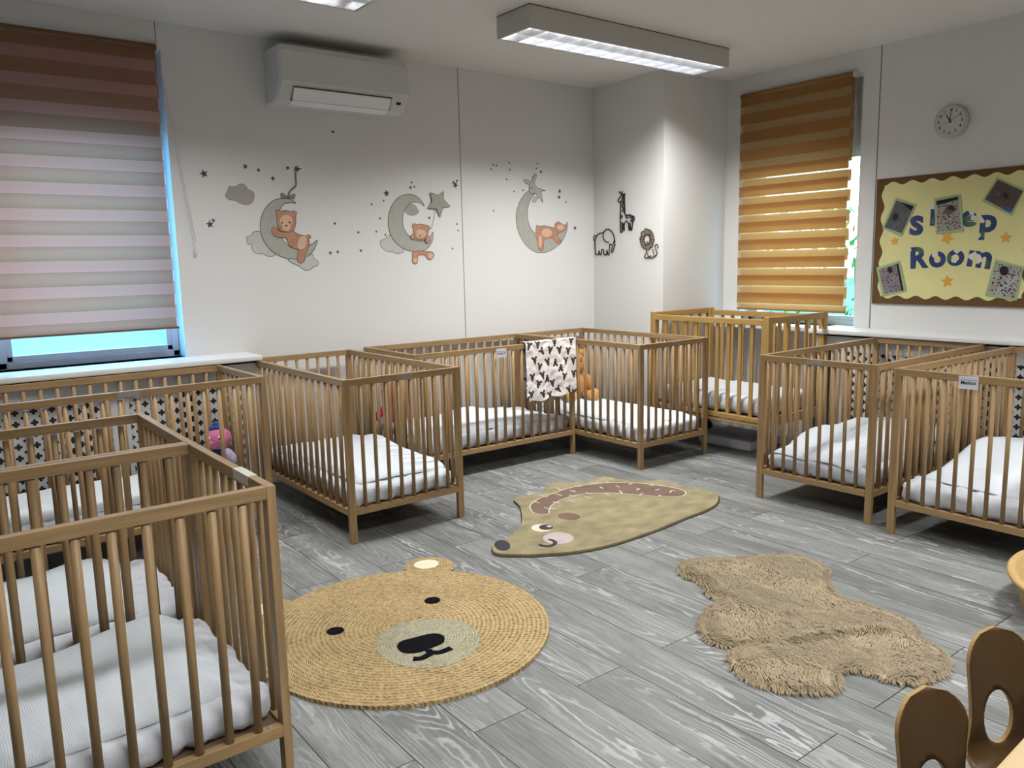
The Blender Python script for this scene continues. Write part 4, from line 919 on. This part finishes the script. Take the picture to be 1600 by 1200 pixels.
# ------------------------------------------------------------------ zebra roller blinds
def blind(label, a0, a1, z0, z1, fn, pitch, bandh, cols, skew, nrm, off):
    """fn(a, d, z): a along wall, d out of the wall"""
    t_ = thing('roller_blind', label, 'blind', fn((a0+a1)/2, 0.02, z1))
    o0 = Vector(t_.location)
    bm = new_bm(); tube(bm, [fn(a0, 0.022, z1-0.012)-o0, fn(a1, 0.022, z1-0.012)-o0], 0.017, 14); obj('roller_tube', bm, cols['tube'], t_)
    for nm, d, ph, sh in (('front_fabric', 0.030, 0, 0), ('back_fabric', 0.012, off, 0.014)):
        z = z1-0.01-ph; bm = new_bm(); first = True
        A0, A1 = (a0+sh*(1 if a1 > a0 else -1), a1-(0 if sh else 0.012)*(1 if a1 > a0 else -1))
        if ph:
            vs = [bm.verts.new(fn(a, d, zz)-o0) for a, zz in ((A0, z), (A1, z), (A1, z1-0.01), (A0, z1-0.01))]; f_ = bm.faces.new(vs); f_.material_index = 0
        i = 0
        while z > z0+0.002:
            hgt = bandh if i % 2 == 0 else pitch-bandh
            zb = max(z0, z-hgt)
            vs = [bm.verts.new(fn(a, d+0.002*math.sin(zz*40), zz)-o0) for a, zz in ((A0, zb), (A1, zb), (A1, z), (A0, z))]; f_ = bm.faces.new(vs); f_.material_index = i % 2
            z = zb; i += 1
        obj(nm, bm, [cols['band'], cols['sheer']], t_, False)
    bm = new_bm(); p, q = fn(a0, 0.012, z0-0.008)-o0, fn(a1, 0.032, z0+0.004)-o0; box(bm, min(p.x, q.x), max(p.x, q.x), min(p.y, q.y), max(p.y, q.y), p.z, q.z, 0.003); obj('bottom_bar', bm, cols['tube'], t_)
    p, q = fn(a1-0.012*(1 if a1 > a0 else -1)*0, 0.002, z1-0.035)-o0, fn(a1+0.012*(1 if a1 > a0 else -1), 0.045, z1+0.01)-o0
    bm = new_bm(); box(bm, min(p.x, q.x), max(p.x, q.x), min(p.y, q.y), max(p.y, q.y), p.z, q.z, 0.003); obj('bracket', bm, M['plastic'], t_)
    return t_, o0
cR = dict(band=cloth_blind('amber_blind_fabric', (176, 134, 88), (176, 116, 60)), sheer=cloth_blind('amber_sheer', (208, 182, 140), (200, 160, 108), 0.65), tube=mat('brown_blind_tube', (140, 98, 58), 0.5))
cL = dict(band=cloth_blind('peach_blind_fabric', (140, 114, 90), (226, 180, 150), 1.0, 0.58), sheer=cloth_blind('peach_sheer', (200, 180, 170), (255, 182, 170), 0.95, 0.74), tube=mat('brown_blind_tube_left', (112, 80, 56), 0.5))  # same cloth as the right blind, its stronger sky backlight put into the colours
tl, o0 = blind('wide peach zebra blind hanging over the left window', -4.85, -3.168, 0.992, 2.475, lambda a, d, z: Vector((a, -d, z)), 0.129, 0.072, cL, 0, NB, 0.060)
bm = new_bm(); tube(bm, [Vector((-3.160, -.028, 2.45))-o0, Vector((-3.05, -.02, 1.42))-o0], 0.0012, 5); tube(bm, [Vector((-3.156, -.02, 2.45))-o0, Vector((-3.038, -.012, 1.46))-o0], 0.0012, 5); obj('cord', bm, M['plastic'], tl)
bm = new_bm(); ell(bm, Vector((-3.046, -.016, 1.40))-o0, (0.006, 0.005, 0.022), 8, 6); obj('cord_weight', bm, M['plastic'], tl)
tr_, o0 = blind('narrow amber zebra blind hanging over the right window', -0.868, -1.742, 0.922, 2.470, lambda a, d, z: Vector((WX-d, a, z)), 0.129, 0.076, cR, 0, (-1, 0, 0), 0.083)
bm = new_bm()
for dy in (0, 0.008): tube(bm, [Vector((WX-0.03, -1.750-dy, 2.45))-o0, Vector((WX-0.022, -1.775-dy, 1.50))-o0], 0.0012, 5)
obj('cord', bm, M['plastic'], tr_)
bm = new_bm(); ell(bm, Vector((WX-0.022, -1.779, 1.475))-o0, (0.006, 0.008, 0.026), 8, 6); obj('cord_weight', bm, M['plastic'], tr_)

# ------------------------------------------------------------------ air conditioner
AX0, AX1, AZ0, AZ1 = -2.575, -1.745, 2.225, 2.535
t = thing('air_conditioner', 'white wall-mounted air conditioner under the ceiling', 'air conditioner', ((AX0+AX1)/2, 0, AZ0))
prof = [(0, 0.0), (-0.10, 0.0), (-0.165, 0.022), (-0.205, 0.085), (-0.218, 0.11), (-0.222, 0.27), (-0.205, 0.305), (0, 0.31)]
hw = (AX1-AX0)/2
bm = new_bm(); rings = []
for x, s in ((-hw, 0.93), (-hw+0.012, 0.985), (-hw+0.03, 1.0), (hw-0.03, 1.0), (hw-0.012, 0.985), (hw, 0.93)):
    rings.append([bm.verts.new((x, y*s, 0.155+(z-0.155)*s)) for y, z in prof])
for i in range(5):
    for k in range(len(prof)): bm.faces.new((rings[i][k], rings[i][(k+1) % len(prof)], rings[i+1][(k+1) % len(prof)], rings[i+1][k]))
bm.faces.new(rings[0]); bm.faces.new(rings[-1][::-1]); obj('casing', bm, M['plastic'], t)
bm = new_bm(); vs = [(-hw+0.07, -0.1045, 0.001), (hw-0.12, -0.1045, 0.001), (hw-0.12, -0.214, 0.088), (-hw+0.07, -0.214, 0.088)]
def flapq(y, z): return y, z
P1 = [Vector((-hw+0.085, -0.112, -0.001)), Vector((hw-0.13, -0.112, -0.001)), Vector((hw-0.13, -0.168, 0.016)), Vector((-hw+0.085, -0.168, 0.016))]
P2 = [Vector((-hw+0.085, -0.169, 0.018)), Vector((hw-0.13, -0.169, 0.018)), Vector((hw-0.13, -0.205, 0.078)), Vector((-hw+0.085, -0.205, 0.078))]
bm = new_bm(); plate(bm, P1, (0, -0.25, -0.97), 0.0, 0.003); plate(bm, P2, (0, -0.85, -0.5), 0.0, 0.004); obj('air_flap', bm, mat('flap_white', (222, 222, 224), 0.3), t)
bm = new_bm(); tube(bm, [(-hw+0.08, -0.168, 0.012), (-hw+0.08, -0.210, 0.082), (hw-0.125, -0.210, 0.082), (hw-0.125, -0.170, 0.014)], 0.0022, 5); tube(bm, [(-hw+0.07, -0.169, 0.018), (hw-0.13, -0.169, 0.018)], 0.0012, 5); obj('flap_gap', bm, M['black'], t)
bm = new_bm(); plate(bm, [Vector((hw-0.085, -0.189, 0.050)), Vector((hw-0.055, -0.189, 0.050)), Vector((hw-0.055, -0.196, 0.064)), Vector((hw-0.085, -0.196, 0.064))], (0, -0.9, -0.45), 0.001, 0.001); obj('display', bm, M['dark'], t)

# ------------------------------------------------------------------ ceiling luminaires
mirror = mat('louvre_aluminium', (205, 208, 214), 0.25, 0.5, 0.85)
tubem = bpy.data.materials.new('fluorescent_tube'); tubem.use_nodes = True; tubem.node_tree.nodes['Principled BSDF'].inputs['Emission Color'].default_value = (1, 0.97, 0.92, 1); tubem.node_tree.nodes['Principled BSDF'].inputs['Emission Strength'].default_value = 9
tubeoff = mat('unlit_tube', (200, 205, 205), 0.3)
def luminaire(label, x0_, x1_, y0_, y1_, lit, group='louvred ceiling lights'):
    h = 0.115; cx, cy = (x0_+x1_)/2, (y0_+y1_)/2; a = (x1_-x0_)/2; b = (y1_-y0_)/2
    t_ = thing('ceiling_light', label, 'ceiling light', (cx, cy, CEIL), 0, group)
    bm = new_bm(); w = 0.012
    box(bm, -a, a, -b, -b+w, -h, -0.004); box(bm, -a, a, b-w, b, -h, -0.004); box(bm, -a, -a+w, -b+w, b-w, -h, -0.004); box(bm, a-w, a, -b+w, b-w, -h, -0.004); box(bm, -a+w, a-w, -b+w, b-w, -0.02, -0.004)
    obj('housing', bm, M['grey_metal'], t_)
    bm = new_bm(); box(bm, -a-0.001, a+0.001, -b-0.001, b+0.001, -0.004, 0); obj('shadow_gap', bm, M['black'], t_)
    bm = new_bm(); n = 13
    for i in range(n+1):
        x = -a+w+(2*a-2*w)*i/n; x = max(-a+w+.001, min(a-w-.001, x))
        box(bm, x-0.001, x+0.001, -b+w, b-w, -h+0.004, -h+0.046)
    for y in (-b+w+.001, 0, b-w-.001): box(bm, -a+w, a-w, y-0.001, y+0.001, -h+0.002, -h+0.048)
    obj('louvre', bm, mirror, t_)
    for s in (-1, 1):
        bm = new_bm(); tube(bm, [(-a+0.03, s*b*0.48, -0.036), (a-0.03, s*b*0.48, -0.036)], 0.008, 10); obj('fluorescent_tube', bm, tubem if lit is True or s < 0 else tubeoff, t_)
luminaire('lit grey box ceiling light with mirror louvres, long and whole in view', -1.69, -0.08, -1.325, -1.05, True)
luminaire('louvred ceiling light cut off by the top edge of the photo', -4.13, -2.525, -1.325, -1.065, 2)  # one tube switched on here to brighten the back wall
for lx, ly, lb in ((-0.885, -4.0, 'nearer one on the window side'), (-3.33, -4.0, 'above the nearest cots'), (-0.885, -5.9, 'farther one on the window side'), (-3.33, -5.9, 'far corner one')):
    luminaire('louvred ceiling light added out of view as fill, ' + lb, lx-.805, lx+.805, ly-.1375, ly+.1375, True, 'fill ceiling lights added behind the camera')  # unseen fixtures, added to fill the room with light

# ------------------------------------------------------------------ clock
NR = (-1, 0, 0); RR = (0, -1, 0)
t = thing('wall_clock', 'round white wall clock showing eleven above the noticeboard', 'clock', (WX, -2.362, 2.070))
def ring_disc(bm, r, x0_, x1_, n=48): tube(bm, [(x0_, 0, 0), (x1_, 0, 0)], r, n)
bm = new_bm(); tube(bm, [(0, 0, 0), (-0.02, 0, 0), (-0.034, 0, 0), (-0.036, 0, 0)], [0.094, 0.096, 0.092, 0.084], 48); obj('case', bm, mat('clock_grey_white', (176, 176, 172), 0.4), t)
bm = new_bm(); ring_disc(bm, 0.083, -0.0362, -0.0368); obj('dial', bm, mat('clock_dial', (190, 190, 186), 0.5), t)
for i in range(1, 13):
    a_ = i*PI/6; o0 = Vector((-0.0374, -math.sin(a_)*0.066, math.cos(a_)*0.066)); obj('numeral', text_bm(str(i), 0.023, o0, RR, (0, 0, 1), 0.0003, 0.0004), M['black'], t)
def hand(nm, a_, l0, l1, w, x):
    d = Vector((0, -math.sin(a_), math.cos(a_))); s = Vector((0, math.cos(a_), math.sin(a_)))*w/2
    bm = new_bm(); plate(bm, [d*l0-s, d*l1-s*.7, d*l1+s*.7, d*l0+s], NR, x, 0.0008); obj(nm, bm, M['black'], t)
hand('hour_hand', -PI/6*1.02, -.01, .048, .0055, .039); hand('minute_hand', .06, -.01, .066, .004, .0405); hand('second_hand', PI/3+.03, -.028, .064, .002, .042)
bm = new_bm(); ring_disc(bm, 0.004, -0.038, -0.044, 12); obj('hub', bm, M['black'], t)

# ------------------------------------------------------------------ noticeboard
def bw(pts): return [at(1350+x*0.225, 230+y*0.225, 'x', WX-0.014) for x, y in pts]
BY0, BY1, BZ0, BZ1 = -1.918, -2.93, 0.985, 1.777
t = thing('noticeboard', 'brown noticeboard with scalloped yellow paper, right of the window', 'noticeboard', (WX, -2.42, BZ0))
o0 = Vector(t.location)
bm = new_bm(); box(bm, -0.012, -0.001, BY1+2.42, BY0+2.42, 0, BZ1-BZ0, 0.002); obj('board', bm, mat('brown_corrugated_card', (98, 72, 44), 0.9, noise_amt=0.1, noise_scale=30, stretch=(1, 1, 10), bump=0.2), t)
yy0, yy1, yz0, yz1 = -1.965, -2.805, 1.030, 1.742
pts = []
nS, nV = 7, 5
def side(p, q, n, out):
    for i in range(n*8):
        u = i/(n*8); b_ = p.lerp(q, u); k = math.cos(u*n*2*PI)
        pts.append(b_+out*(-0.011*k))
A, B, C_, D2 = Vector((0, yy0, yz1)), Vector((0, yy1, yz1)), Vector((0, yy1, yz0)), Vector((0, yy0, yz0))
side(A, B, nS, Vector((0, 0, 1))); side(B, C_, nV, Vector((0, -1, 0))); side(C_, D2, nS, Vector((0, 0, -1))); side(D2, A, nV, Vector((0, 1, 0)))
bm = new_bm(); plate(bm, [Vector((-0.012, p.y+2.42, p.z-BZ0)) for p in pts], NR, 0.0003, 0.0006); obj('scalloped_paper', bm, mat('pale_yellow_paper', (214, 208, 150), 0.85, noise_amt=0.03, noise_scale=6), t)
# letters with a patchy navy, white and green print
lm = bpy.data.materials.new('patterned_letter'); lm.use_nodes = True; n, l = nodes(lm); b = n['Principled BSDF']; b.inputs['Roughness'].default_value = 0.5
tc = n.new('ShaderNodeTexCoord'); vo = n.new('ShaderNodeTexVoronoi'); vo.inputs['Scale'].default_value = 26; l.new(tc.outputs['Object'], vo.inputs['Vector'])
sp = n.new('ShaderNodeSeparateColor'); l.new(vo.outputs['Color'], sp.inputs[0]); cr = n.new('ShaderNodeValToRGB'); cr.color_ramp.interpolation = 'CONSTANT'
cr.color_ramp.elements[0].color = lin((34, 52, 104)); e = cr.color_ramp.elements.new(0.62); e.color = lin((206, 206, 196)); e = cr.color_ramp.elements.new(0.80); e.color = lin((62, 96, 72)); cr.color_ramp.elements[-1].position = 0.9; cr.color_ramp.elements[-1].color = lin((40, 60, 120))
l.new(sp.outputs[0], cr.inputs[0]); l.new(cr.outputs[0], b.inputs['Base Color'])
def letter(ch, cx, cy, size, tilt):
    p = bw([(cx, cy)])[0]-o0; p.x = -0.0136
    r = Vector((0, -math.cos(tilt), math.sin(tilt))); u = Vector((0, math.sin(tilt), math.cos(tilt)))
    ob = obj('letter_'+ch.lower(), text_bm(ch, size, p, r, u, 0.0005, 0.0070), lm, t); return ob
for ch, cx, cy, s, tl_ in (('s', 366, 524, .232, -.02), ('l', 478, 476, .175, 0), ('e', 600, 480, .175, .02), ('e', 728, 481, .175, .03), ('p', 862, 512, .190, -.02), ('R', 374, 775, .175, .05), ('o', 510, 764, .180, 0), ('o', 636, 752, .180, 0), ('m', 806, 765, .180, -.15)):
    letter(ch, cx, cy, s, tl_)
ym = mat('orange_card_star', (214, 160, 66), 0.7)
def bstar(cx, cy, r, rot):
    c = bw([(cx, cy)])[0]-o0; c.x = -0.0136
    P = [Vector((c.x, c.y+math.sin(rot+i*PI/5)*(r if i % 2 == 0 else r*.48), c.z+math.cos(rot+i*PI/5)*(r if i % 2 == 0 else r*.48))) for i in range(10)]
    bm = new_bm(); plate(bm, P, NR, 0, 0.0008); obj('card_star', bm, ym, t)
for cx, cy, r, ro in ((211, 653, .030, .1), (577, 632, .042, 3.3), (984, 629, .036, 0), (578, 932, .040, .15)): bstar(cx, cy, r, ro)
gb = mat('pale_green_card', (150, 172, 130), 0.5)
def photo_mat(name, dk, dots, dotc, sc=60):
    m_ = bpy.data.materials.new(name); m_.use_nodes = True; n, l = nodes(m_); b = n['Principled BSDF']; b.inputs['Roughness'].default_value = 0.25; b.inputs['Specular IOR Level'].default_value = 0.6
    tc = n.new('ShaderNodeTexCoord'); vo = n.new('ShaderNodeTexVoronoi'); vo.inputs['Scale'].default_value = sc; l.new(tc.outputs['Object'], vo.inputs['Vector'])
    nz = n.new('ShaderNodeTexNoise'); nz.inputs['Scale'].default_value = 12; l.new(tc.outputs['Object'], nz.inputs['Vector'])
    mx = n.new('ShaderNodeMix'); mx.data_type = 'RGBA'; mx.inputs[6].default_value = lin(dk); mx.inputs[7].default_value = lin(dots); l.new(nz.outputs['Fac'], mx.inputs[0])
    lt = n.new('ShaderNodeMath'); lt.operation = 'LESS_THAN'; lt.inputs[1].default_value = 0.36; l.new(vo.outputs['Distance'], lt.inputs[0])
    m2 = n.new('ShaderNodeMix'); m2.data_type = 'RGBA'; l.new(lt.outputs[0], m2.inputs[0]); l.new(mx.outputs[2], m2.inputs[6]); m2.inputs[7].default_value = lin(dotc); l.new(m2.outputs[2], b.inputs['Base Color']); return m_
skin = mat('dim_face_print', (96, 78, 74), 0.4); hairm = mat('dark_hair_print', (38, 34, 38), 0.4); shade = mat('grey_print', (84, 82, 88), 0.4); bluep = mat('blue_print', (60, 84, 130), 0.4)
PH = [
 ('photo card pinned upper left of the noticeboard, tilted, showing a sleeping child in a cot', [(222, 350), (366, 397), (262, 622), (127, 562)], [(226, 370), (348, 408), (264, 598), (144, 556)], photo_mat('photo_grey', (70, 68, 70), (96, 92, 92), (74, 72, 76)), [(220, 483, 20, 28, .4)], [[(262, 384), (348, 408), (332, 442), (300, 420)]]),
 ('photo card covering letters in the middle of the noticeboard, child under a spotted blanket', [(487, 355), (672, 325), (694, 585), (500, 603)], [(503, 374), (655, 343), (674, 570), (513, 588)], photo_mat('photo_dots', (150, 118, 96), (150, 160, 158), (60, 50, 44), 75), [(606, 425, 26, 24, 0), (585, 450, 34, 18, 0)], [[(503, 374), (655, 343), (656, 362), (505, 405)]]),
 ('photo card at the top right of the noticeboard, tilted, showing a sleeping child', [(925, 207), (1115, 292), (1030, 477), (820, 375)], [(931, 226), (1106, 305), (1020, 456), (842, 362)], photo_mat('photo_dark', (70, 60, 60), (92, 78, 74), (84, 74, 74)), [(985, 338, 20, 26, -.3), (938, 325, 12, 12, 0)], [[(975, 410), (1040, 425), (1020, 456), (965, 432)]]),
 ('photo card at the lower left of the noticeboard, child behind cot bars', [(86, 836), (250, 786), (298, 1000), (125, 1038)], [(103, 852), (238, 806), (276, 994), (142, 1020)], photo_mat('photo_brown', (110, 96, 96), (140, 128, 130), (74, 64, 62), 80), [(182, 852, 18, 22, 0)], [[(226, 810), (240, 806), (276, 994), (262, 997)]]),
 ('shiny photo card at the lower right of the noticeboard, child on a patterned blanket', [(912, 778), (1110, 830), (1060, 1068), (840, 1032)], [(917, 802), (1094, 836), (1048, 1050), (868, 1012)], photo_mat('photo_bright', (140, 104, 78), (176, 190, 196), (50, 44, 44), 70), [(975, 858, 32, 34, 0)], [])]
for lb, outer, inner, pm_, heads, bars in PH:
    O = bw(outer); c = sum(O, Vector())/4; c.x = WX-0.014
    pc = thing('photo_card', lb, 'photo card', tuple(c))
    def loc(p): return [Vector((-0.001, q.y-c.y, q.z-c.z)) for q in bw(p)]
    bm = new_bm(); plate(bm, loc(outer), NR, 0.0, 0.0008); obj('card_mount', bm, gb, pc)
    bm = new_bm(); plate(bm, loc(inner), NR, 0.0011, 0.0003); ph = obj('photograph', bm, pm_, pc)
    for i, (x, y, rx, ry, tt) in enumerate(heads):
        bm = new_bm(); plate(bm, loc(oval(x, y, rx, ry, tt, 18)), NR, 0.0016+0.0003*i, 0.0002); obj('printed_head', bm, hairm if i == 0 else skin, ph)
    for bq in bars:
        bm = new_bm(); plate(bm, loc(bq), NR, 0.0016, 0.0002); obj('printed_shape', bm, bluep if 'top right' in lb else M['dark'], ph)

# ------------------------------------------------------------------ nursery chairs, table and tub, lower right
ply = wood('chair_plywood_face', (74, 52, 24), 'z', 0.45, 0.08); plyedge = mat('chair_plywood_edge', (146, 116, 70), 0.5, noise_amt=0.1, noise_scale=60, stretch=(1, 1, 1))
def chair(label, top, ang, w, group):
    """top = centre of the backrest's top edge; ang = direction of the width axis"""
    zt = top.z
    t_ = thing('nursery_chair', label, 'chair', (top.x, top.y, 0), ang, group)
    # local X width (to the right seen from the front), local -Y is forward (seat)
    zs = zt-0.265; th = 0.0105
    def prof(s):  # s: height fraction below the top -> y offset (lean) and half width
        pass
    nv, nu = 46, 20
    hb = 0.292
    def surf(u, s):
        """u -1..1 across, s arc length from top"""
        if s < hb-0.05:
            y = 0.0+0.055*(1-s/(hb-0.05))**1.3*0.6; z = zt-s
        else:
            a_ = min(1, (s-(hb-0.05))/0.0785); y = -0.05*(1-math.cos(a_*PI/2)); z = zt-(hb-0.05)-0.05*math.sin(a_*PI/2)
            if a_ >= 1: y -= (s-(hb-0.05)-0.0785); 
        return y, z
    smax = hb-0.05+0.0785+0.15
    def halfw(s):
        tp = w/2*math.sqrt(max(0, 1-max(0, 1-s/(0.075))**2.2)) if s < 0.075 else w/2
        if s >= 0.075: tp = w/2*(1-0.10*math.sin(min(1, (s-0.075)/0.12)*PI/2)) if s < 0.195 else w/2*(0.90+0.16*min(1, (s-0.195)/0.08))
        return tp
    hc, hr, hwid = 0.196, 0.060, w*0.235
    bm = new_bm(); idx = {}
    def V(i, j, side):
        key = (i, j, side)
        if key in idx: return idx[key]
        s = smax*j/nv; u = -1+2*i/nu; x = u*max(halfw(s), 0.002)
        curve = 0.016*(x/(w/2))**2
        y, z = surf(u, s)
        y2, z2 = surf(u, min(smax, s+0.002)); y1, z1_ = surf(u, max(0, s-0.002)); ty, tz = y2-y1, z2-z1_; ll = math.hypot(ty, tz) or 1; nyy, nzz = tz/ll, -ty/ll   # front normal (-y, +z side)
        sg = 0.5 if side == 0 else -0.5
        bk = curve*max(0, 1-s/(hb))
        idx[key] = bm.verts.new((x, y-bk+nyy*th*sg, z+nzz*th*sg)); return idx[key]
    hole = set()
    for i in range(nu):
        for j in range(nv):
            s = smax*(j+.5)/nv; x = (-1+2*(i+.5)/nu)*halfw(s)
            if (x/hwid)**2+((s-hc)/hr)**2 < 1: hole.add((i, j))
    def quad(a_, b_, c_, d_, mi, sm=True):
        try: f_ = bm.faces.new((a_, b_, c_, d_)); f_.material_index = mi; f_.smooth = sm
        except ValueError: pass
    for i in range(nu):
        for j in range(nv):
            if (i, j) in hole: continue
            quad(V(i, j, 0), V(i, j+1, 0), V(i+1, j+1, 0), V(i+1, j, 0), 0); quad(V(i, j, 1), V(i+1, j, 1), V(i+1, j+1, 1), V(i, j+1, 1), 0)
            for (di, dj, e0, e1) in ((-1, 0, (i, j), (i, j+1)), (1, 0, (i+1, j), (i+1, j+1)), (0, -1, (i, j), (i+1, j)), (0, 1, (i, j+1), (i+1, j+1))):
                ni, nj = i+di, j+dj
                if ni < 0 or nj < 0 or ni >= nu or nj >= nv or (ni, nj) in hole: quad(V(*e0, 0), V(*e1, 0), V(*e1, 1), V(*e0, 1), 1, False)
    # round the blocky hole by pushing its rim verts onto the ellipse
    for (i, j, sd), v in idx.items():
        s = smax*j/nv; u = -1+2*i/nu; x = u*halfw(s); cells = [(i-1, j-1), (i-1, j), (i, j-1), (i, j)]
        k = sum(c_ in hole for c_ in cells)
        if 0 < k < 4 and s < 0.28:
            d = math.hypot(x/hwid, (s-hc)/hr)
            nx_ = x/d; ns = hc+(s-hc)/d; v.co.x = nx_
            y, z = surf(0, ns); yo, zo = surf(0, s); v.co.y += y-yo; v.co.z += z-zo
    sh = obj('seat_shell', bm, [ply, plyedge], t_)
    zleg = zt-0.292
    for s in (-1, 1):
        for yy in (-0.03, -0.19):
            bm = new_bm(); box(bm, s*(w/2-0.012)-0.009, s*(w/2-0.012)+0.009, yy-0.012, yy+0.012, 0, zleg-0.008, 0.003); obj('leg', bm, plyedge, t_)
    bm = new_bm()
    for s in (-1, 1): box(bm, s*(w/2-0.012)-0.008, s*(w/2-0.012)+0.008, -0.19, -0.03, zleg-0.038, zleg-0.010, 0.002)
    obj('seat_frame', bm, plyedge, t_)
c1 = at(1465, 1086, 'z', .49); c2 = at(1569, 989, 'z', .49)
chair('small plywood nursery chair, nearer of two, its top cut by the bottom edge', c1, math.radians(-24), 0.156, 'plywood nursery chairs')
chair('small plywood nursery chair at the right edge, farther of two', c2, math.radians(-30), 0.148, 'plywood nursery chairs')
t = thing('nursery_table', 'pale beech nursery table, only its corner showing at lower right', 'table', (-2.4, -4.452, 0), math.radians(2.4))
tm = mat('pale_beech_laminate', (166, 144, 110), 0.5, noise_amt=0.05, noise_scale=20)
bm = new_bm(); box(bm, -0.75, 0.75, -0.34, 0.29, 0.475, 0.5, 0.006); obj('table_top', bm, tm, t)
for sx in (-1, 1):
    for sy in (-1, 1):
        bm = new_bm(); tube(bm, [(sx*.68, -0.02+sy*.26, 0), (sx*.68, -0.02+sy*.26, .475)], 0.02, 12); obj('leg', bm, tm, t)
# oval tub
ch = Vector((.94, .345, 0)).normalized(); per = Vector((ch.y, -ch.x, 0))
t = thing('wooden_tub', 'rounded light wooden tub cut off by the right edge', 'tub', (-1.145, -3.70, 0), math.atan2(ch.y, ch.x))
bm = new_bm(); N = 48
def rng(a, b, z, th=None): return [bm.verts.new((a*math.cos(2*PI*i/N), b*math.sin(2*PI*i/N), z)) for i in range(N)]
lv = [(.24, .12, .0), (.27, .15, .012), (.295, .178, .12), (.30, .182, .128), (.318, .200, .132), (.322, .204, .142), (.316, .198, .15), (.30, .182, .15), (.288, .170, .142), (.26, .14, .02), (.2, .1, .014)]
R_ = [rng(*q) for q in lv]
for i in range(len(R_)-1):
    for k in range(N): f = bm.faces.new((R_[i][k], R_[i][(k+1) % N], R_[i+1][(k+1) % N], R_[i+1][k])); f.smooth = True
bm.faces.new(R_[0][::-1]); bm.faces.new(R_[-1]); obj('shell', bm, mat('honey_wood_tub', (176, 146, 96), 0.5, noise_amt=0.08, noise_scale=8, stretch=(1, 1, 8)), t)
o = obj('folded_cloth', mattress_bm(0.36, 0.18, 0.06, 0, 9, 0.008, 0.025), M['sheet']); o.location = (-1.145, -3.70, 0.03); o.rotation_euler = (0, 0, math.atan2(ch.y, ch.x)); tag(o, 'white folded cloth lying inside the wooden tub', 'cloth')
